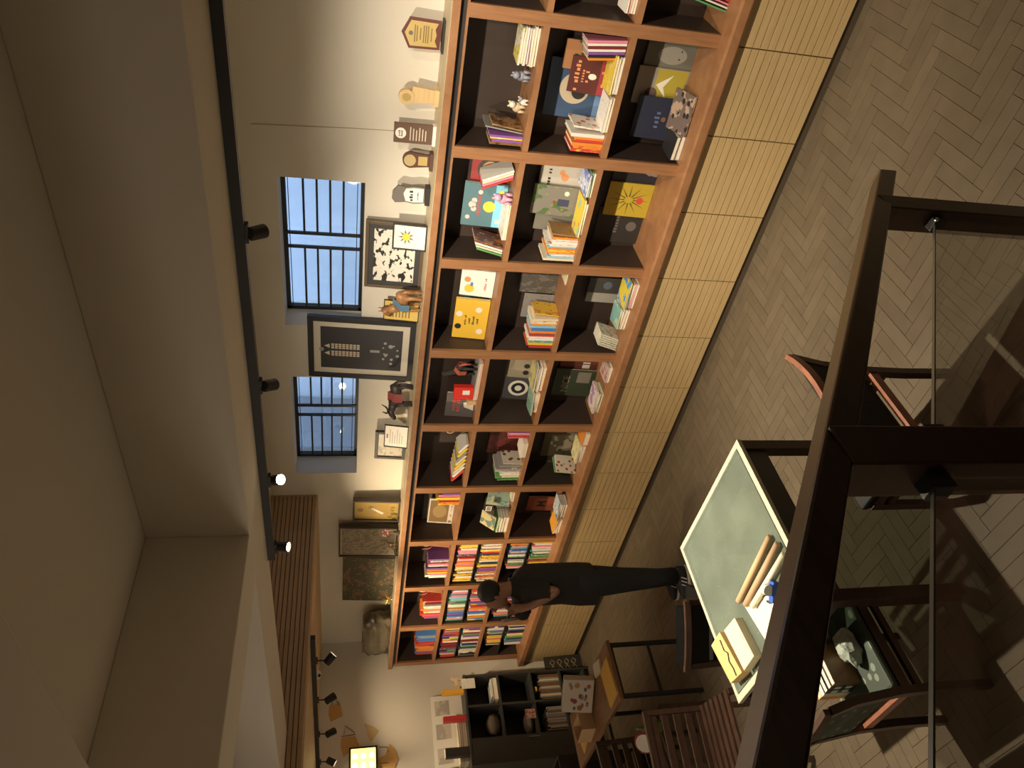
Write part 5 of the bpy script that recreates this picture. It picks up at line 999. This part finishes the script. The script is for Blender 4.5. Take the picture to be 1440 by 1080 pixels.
for i in range(6): MB().prism(circle(.028, 14, ya+.06+(i % 2)*.09, za+.06+(i//2)*.085), 0, .002, T((.032, 0, 0)) @ YZX).build('flower', mat('flower_glow', (.95, .88, .6), .5, emit=(1.0, .86, .5), estr=2.2), pnl)

#SECTION person
# ================================================================== PERSON
R0 = Vector((.740, .6725, 0)); F0 = Vector((-.6725, .740, 0))          # to the photo's right, away from the camera
per = thing('person', 'person in black shirt and trousers standing with both hands raised to face', 'person', (-4.60, -.95, 0))
SKIN = mat('skin', (.30, .15, .09), .55); CLOTHB = mat('black_cotton', (.015, .013, .011), .9, bump=.2, bscale=60); HAIR = mat('black_hair', (.012, .010, .010), .6, bump=.4, bscale=90); TROU = mat('black_trousers', (.012, .012, .0125), .85)
def pv(a, b, z): return R0*a + F0*b + Vector((0, 0, z))
# one continuous body
pts = {'pelvis': (-.02, 0, .90, .125), 'waist': (-.02, 0, 1.05, .115), 'chest': (-.02, 0, 1.26, .125), 'neck0': (-.035, 0, 1.42, .06), 'neck': (-.055, 0, 1.48, .052), 'head': (-.085, 0, 1.56, .082), 'head2': (-.095, 0, 1.625, .085),
       'hipN': (-.01, -.085, .86, .09), 'kneeN': (.0, -.09, .48, .058), 'ankN': (.03, -.10, .09, .040), 'toeN': (-.09, -.13, .035, .034),
       'hipF': (-.01, .085, .86, .09), 'kneeF': (-.02, .09, .48, .058), 'ankF': (-.03, .09, .09, .040), 'toeF': (-.16, .07, .035, .034),
       'shN': (-.02, -.17, 1.36, .062), 'elN': (.0, -.275, 1.13, .044), 'wrN': (-.125, -.225, 1.355, .030), 'hdN': (-.15, -.17, 1.425, .032),
       'shF': (-.03, .17, 1.36, .062), 'elF': (-.30, .17, 1.30, .044), 'wrF': (-.19, .05, 1.47, .030), 'hdF': (-.165, .01, 1.50, .032)}
edges = [('pelvis', 'waist'), ('waist', 'chest'), ('chest', 'neck0'), ('neck0', 'neck'), ('neck', 'head'), ('head', 'head2')]
for s_ in 'NF': edges += [('pelvis', 'hip'+s_), ('hip'+s_, 'knee'+s_), ('knee'+s_, 'ank'+s_), ('ank'+s_, 'toe'+s_), ('chest', 'sh'+s_), ('sh'+s_, 'el'+s_), ('el'+s_, 'wr'+s_), ('wr'+s_, 'hd'+s_)]
# fingers, rooted in the palm
for s_, base, dirs in (('N', (-.15, -.17, 1.425), (-.4, .45, .8)), ('F', (-.165, .01, 1.50), (.45, -.3, .5))):
    d = Vector(dirs).normalized(); side = Vector((0, 1, 0)).cross(d).normalized() if s_ == 'N' else Vector((1, 0, 0)).cross(d).normalized(); bv = Vector(base)
    for k, L in enumerate((.062, .072, .068, .052)):
        off = side*((k-1.5)*.017); k1 = bv+d*.035+off; k2 = bv+d*(.035+L*.5)+off*1.05+Vector((-.008, 0, .0)); k3 = bv+d*(.03+L*.85)+off+Vector((-.022, 0, 0))
        for nm, p_, r_ in (('a', k1, .0098), ('b', k2, .0085), ('c', k3, .007)): pts['f%s%d%s' % (s_, k, nm)] = (p_.x, p_.y, p_.z, r_)
        edges += [('hd'+s_, 'f%s%da' % (s_, k)), ('f%s%da' % (s_, k), 'f%s%db' % (s_, k)), ('f%s%db' % (s_, k), 'f%s%dc' % (s_, k))]
    t1 = bv+side*.032+d*.01; t2 = bv+side*.045+d*.04
    pts['t%sa' % s_] = (t1.x, t1.y, t1.z, .0105); pts['t%sb' % s_] = (t2.x, t2.y, t2.z, .0085); edges += [('hd'+s_, 't%sa' % s_), ('t%sa' % s_, 't%sb' % s_)]
keys = list(pts); me = bpy.data.meshes.new('body'); me.from_pydata([pv(*pts[k][:3]) for k in keys], [(keys.index(a), keys.index(b_)) for a, b_ in edges], [])
body = bpy.data.objects.new('body', me); COL.objects.link(body); body.parent = per; me.materials.append(SKIN)
sk = body.modifiers.new('skin', 'SKIN'); sk.use_smooth_shade = True
for i, k in enumerate(keys):
    sv = me.skin_vertices[0].data[i]; sv.radius = (pts[k][3], pts[k][3]); sv.use_root = (k == 'pelvis')
ss = body.modifiers.new('smooth', 'SUBSURF'); ss.levels = 1; ss.render_levels = 2
def ell(a, b, z, ra, rb, n=20, tilt=0): return [pv(a+ra*math.cos(q_), b+rb*math.sin(q_), z+tilt*math.cos(q_)) for q_ in [k*2*PI/n for k in range(n)]]
# shirt: loose, hem slanting at the front
MB().loft([ell(-.035, 0, .78, .165, .185, tilt=.015), ell(-.03, 0, .90, .168, .19), ell(-.02, 0, 1.05, .158, .185), ell(-.02, 0, 1.20, .160, .20), ell(-.015, 0, 1.31, .150, .215), ell(-.02, 0, 1.385, .115, .19), ell(-.035, 0, 1.43, .075, .10), ell(-.04, 0, 1.455, .064, .07)], cap=False).build('shirt', CLOTHB, per, True)
for s_, el in (('N', 'elN'), ('F', 'elF')):
    a_ = Vector(pts['sh'+s_][:3]); b_ = Vector(pts[el][:3]); e_ = a_.lerp(b_, .74 if s_ == 'N' else 1.0)
    MB().tube([pv(*a_.lerp(b_, -.15)), pv(*a_), pv(*a_.lerp(b_, .5)), pv(*e_)], [.060, .080, .072, .066], 14, cap=False).build('sleeve', CLOTHB, per, True)
b_ = Vector(pts['elF'][:3]); c_ = Vector(pts['wrF'][:3]); MB().tube([pv(*b_.lerp(c_, -.12)), pv(*b_), pv(*b_.lerp(c_, .55))], [.045, .058, .046], 12).build('sleeve', CLOTHB, per, True)
for s_ in 'NF':
    h_, k_, a_ = (Vector(pts[x+s_][:3]) for x in ('hip', 'knee', 'ank'))
    MB().tube([pv(*(h_+Vector((0, 0, .08)))), pv(*h_), pv(*h_.lerp(k_, .5)), pv(*k_), pv(*k_.lerp(a_, .5)), pv(*a_.lerp(k_, .05))], [.105, .112, .098, .082, .076, .066], 16).build('trouser_leg', TROU, per, True)
    an = Vector(pts['ank'+s_][:3]); to = Vector(pts['toe'+s_][:3]); d = (to-an); d.z = 0; d.normalize(); sd_ = Vector((-d.y, d.x, 0))
    def foot(z, g_, heel=.075, toe=.19, wd=.046): return [pv(*(Vector((an.x, an.y, z))+d*(-heel+(toe+heel)*(1-math.cos(q_))/2)*1.0+sd_*(wd*g_*math.sin(q_)))) for q_ in [k*2*PI/18 for k in range(18)]]
    sh = MB().loft([foot(.022, 1.0), foot(.05, 1.0), foot(.075, .9, .075, .15), foot(.105, .85, .072, .06)]).build('shoe', mat('shoe_black', (.015, .015, .016), .6), per, True)
    MB().loft([foot(.001, 1.06, .08, .195), foot(.022, 1.08, .082, .198)]).build('sole', mat('sole_white', (.55, .52, .47), .6), sh)
    for k in range(3):
        c_ = Vector((an.x, an.y, 0))+d*(.03+k*.028); pl = [pv(*(c_+sd_*sg_*.05*(1-.06*k)+Vector((0, 0, .03)))) if False else None for sg_ in (0,)]
        for sg_ in (-1, 1): MB().tube([pv(*(c_+sd_*(sg_*.047)+Vector((0, 0, .03)))), pv(*(c_-d*.015+sd_*(sg_*.040)+Vector((0, 0, .075))))], .005, 5).build('stripe', mat('stripe_white', (.6, .58, .54), .6), sh)
# head details: face looks to the photo's left
hc = Vector((-.09, 0, 1.595))
MB().loft([[pv(hc.x+.020+.098*r_*math.cos(q_)*(1 if math.cos(q_) > 0 else .78), .086*r_*math.sin(q_), z) for q_ in [k*2*PI/16 for k in range(16)]] for z, r_ in ((1.545, .72), (1.575, .93), (1.61, 1.04), (1.65, 1.0), (1.685, .78), (1.708, .38), (1.713, .05))]).build('hair', HAIR, per, True)
MB().loft([[pv(hc.x-.015+.085*r_*math.cos(q_)-o_, .068*r_*math.sin(q_), z) for q_ in [k*2*PI/14 for k in range(14)]] for z, r_, o_ in ((1.475, .35, .03), (1.49, .70, .022), (1.52, .92, .012), (1.56, 1.0, .01), (1.60, 1.0, .008), (1.64, .85, .0))]).build('face', SKIN, per, True)
MB().tube([pv(hc.x-.105, 0, 1.60), pv(hc.x-.125, 0, 1.565), pv(hc.x-.108, 0, 1.555)], [.008, .014, .008], 8).build('nose', SKIN, per, True)
for s_ in (-1, 1):
    MB().ball(pv(hc.x-.092, s_*.03, 1.597), .010, 8, 6).build('eye', mat('eye_dark', (.05, .04, .04), .2), per, True)
    MB().ball(pv(hc.x+.005, s_*.074, 1.575), (.016, .012, .028), 8, 6).build('ear', SKIN, per, True)
MB().ball(pv(hc.x-.098, 0, 1.525), (.012, .020, .006), 8, 5).build('mouth', mat('lips', (.26, .09, .07), .5), per, True)
ph = tag(MB().box(-.004, .004, -.032, .032, -.06, .06).build('phone', mat('phone_pale', (.6, .58, .54), .3)), 'pale phone held up close to the face by person', 'phone')
ph.matrix_world = T(per.location + pv(-.25, -.13, 1.475)) @ RZ(.75) @ RX(.3)

# lettering becomes plain mesh
bpy.context.view_layer.update(); dg = bpy.context.evaluated_depsgraph_get()
for o in FONTS:
    me = bpy.data.meshes.new_from_object(o.evaluated_get(dg)); n_ = bpy.data.objects.new('lettering', me); COL.objects.link(n_); n_.parent = o.parent; n_.matrix_local = o.matrix_local.copy()
for o in FONTS: bpy.data.objects.remove(o)
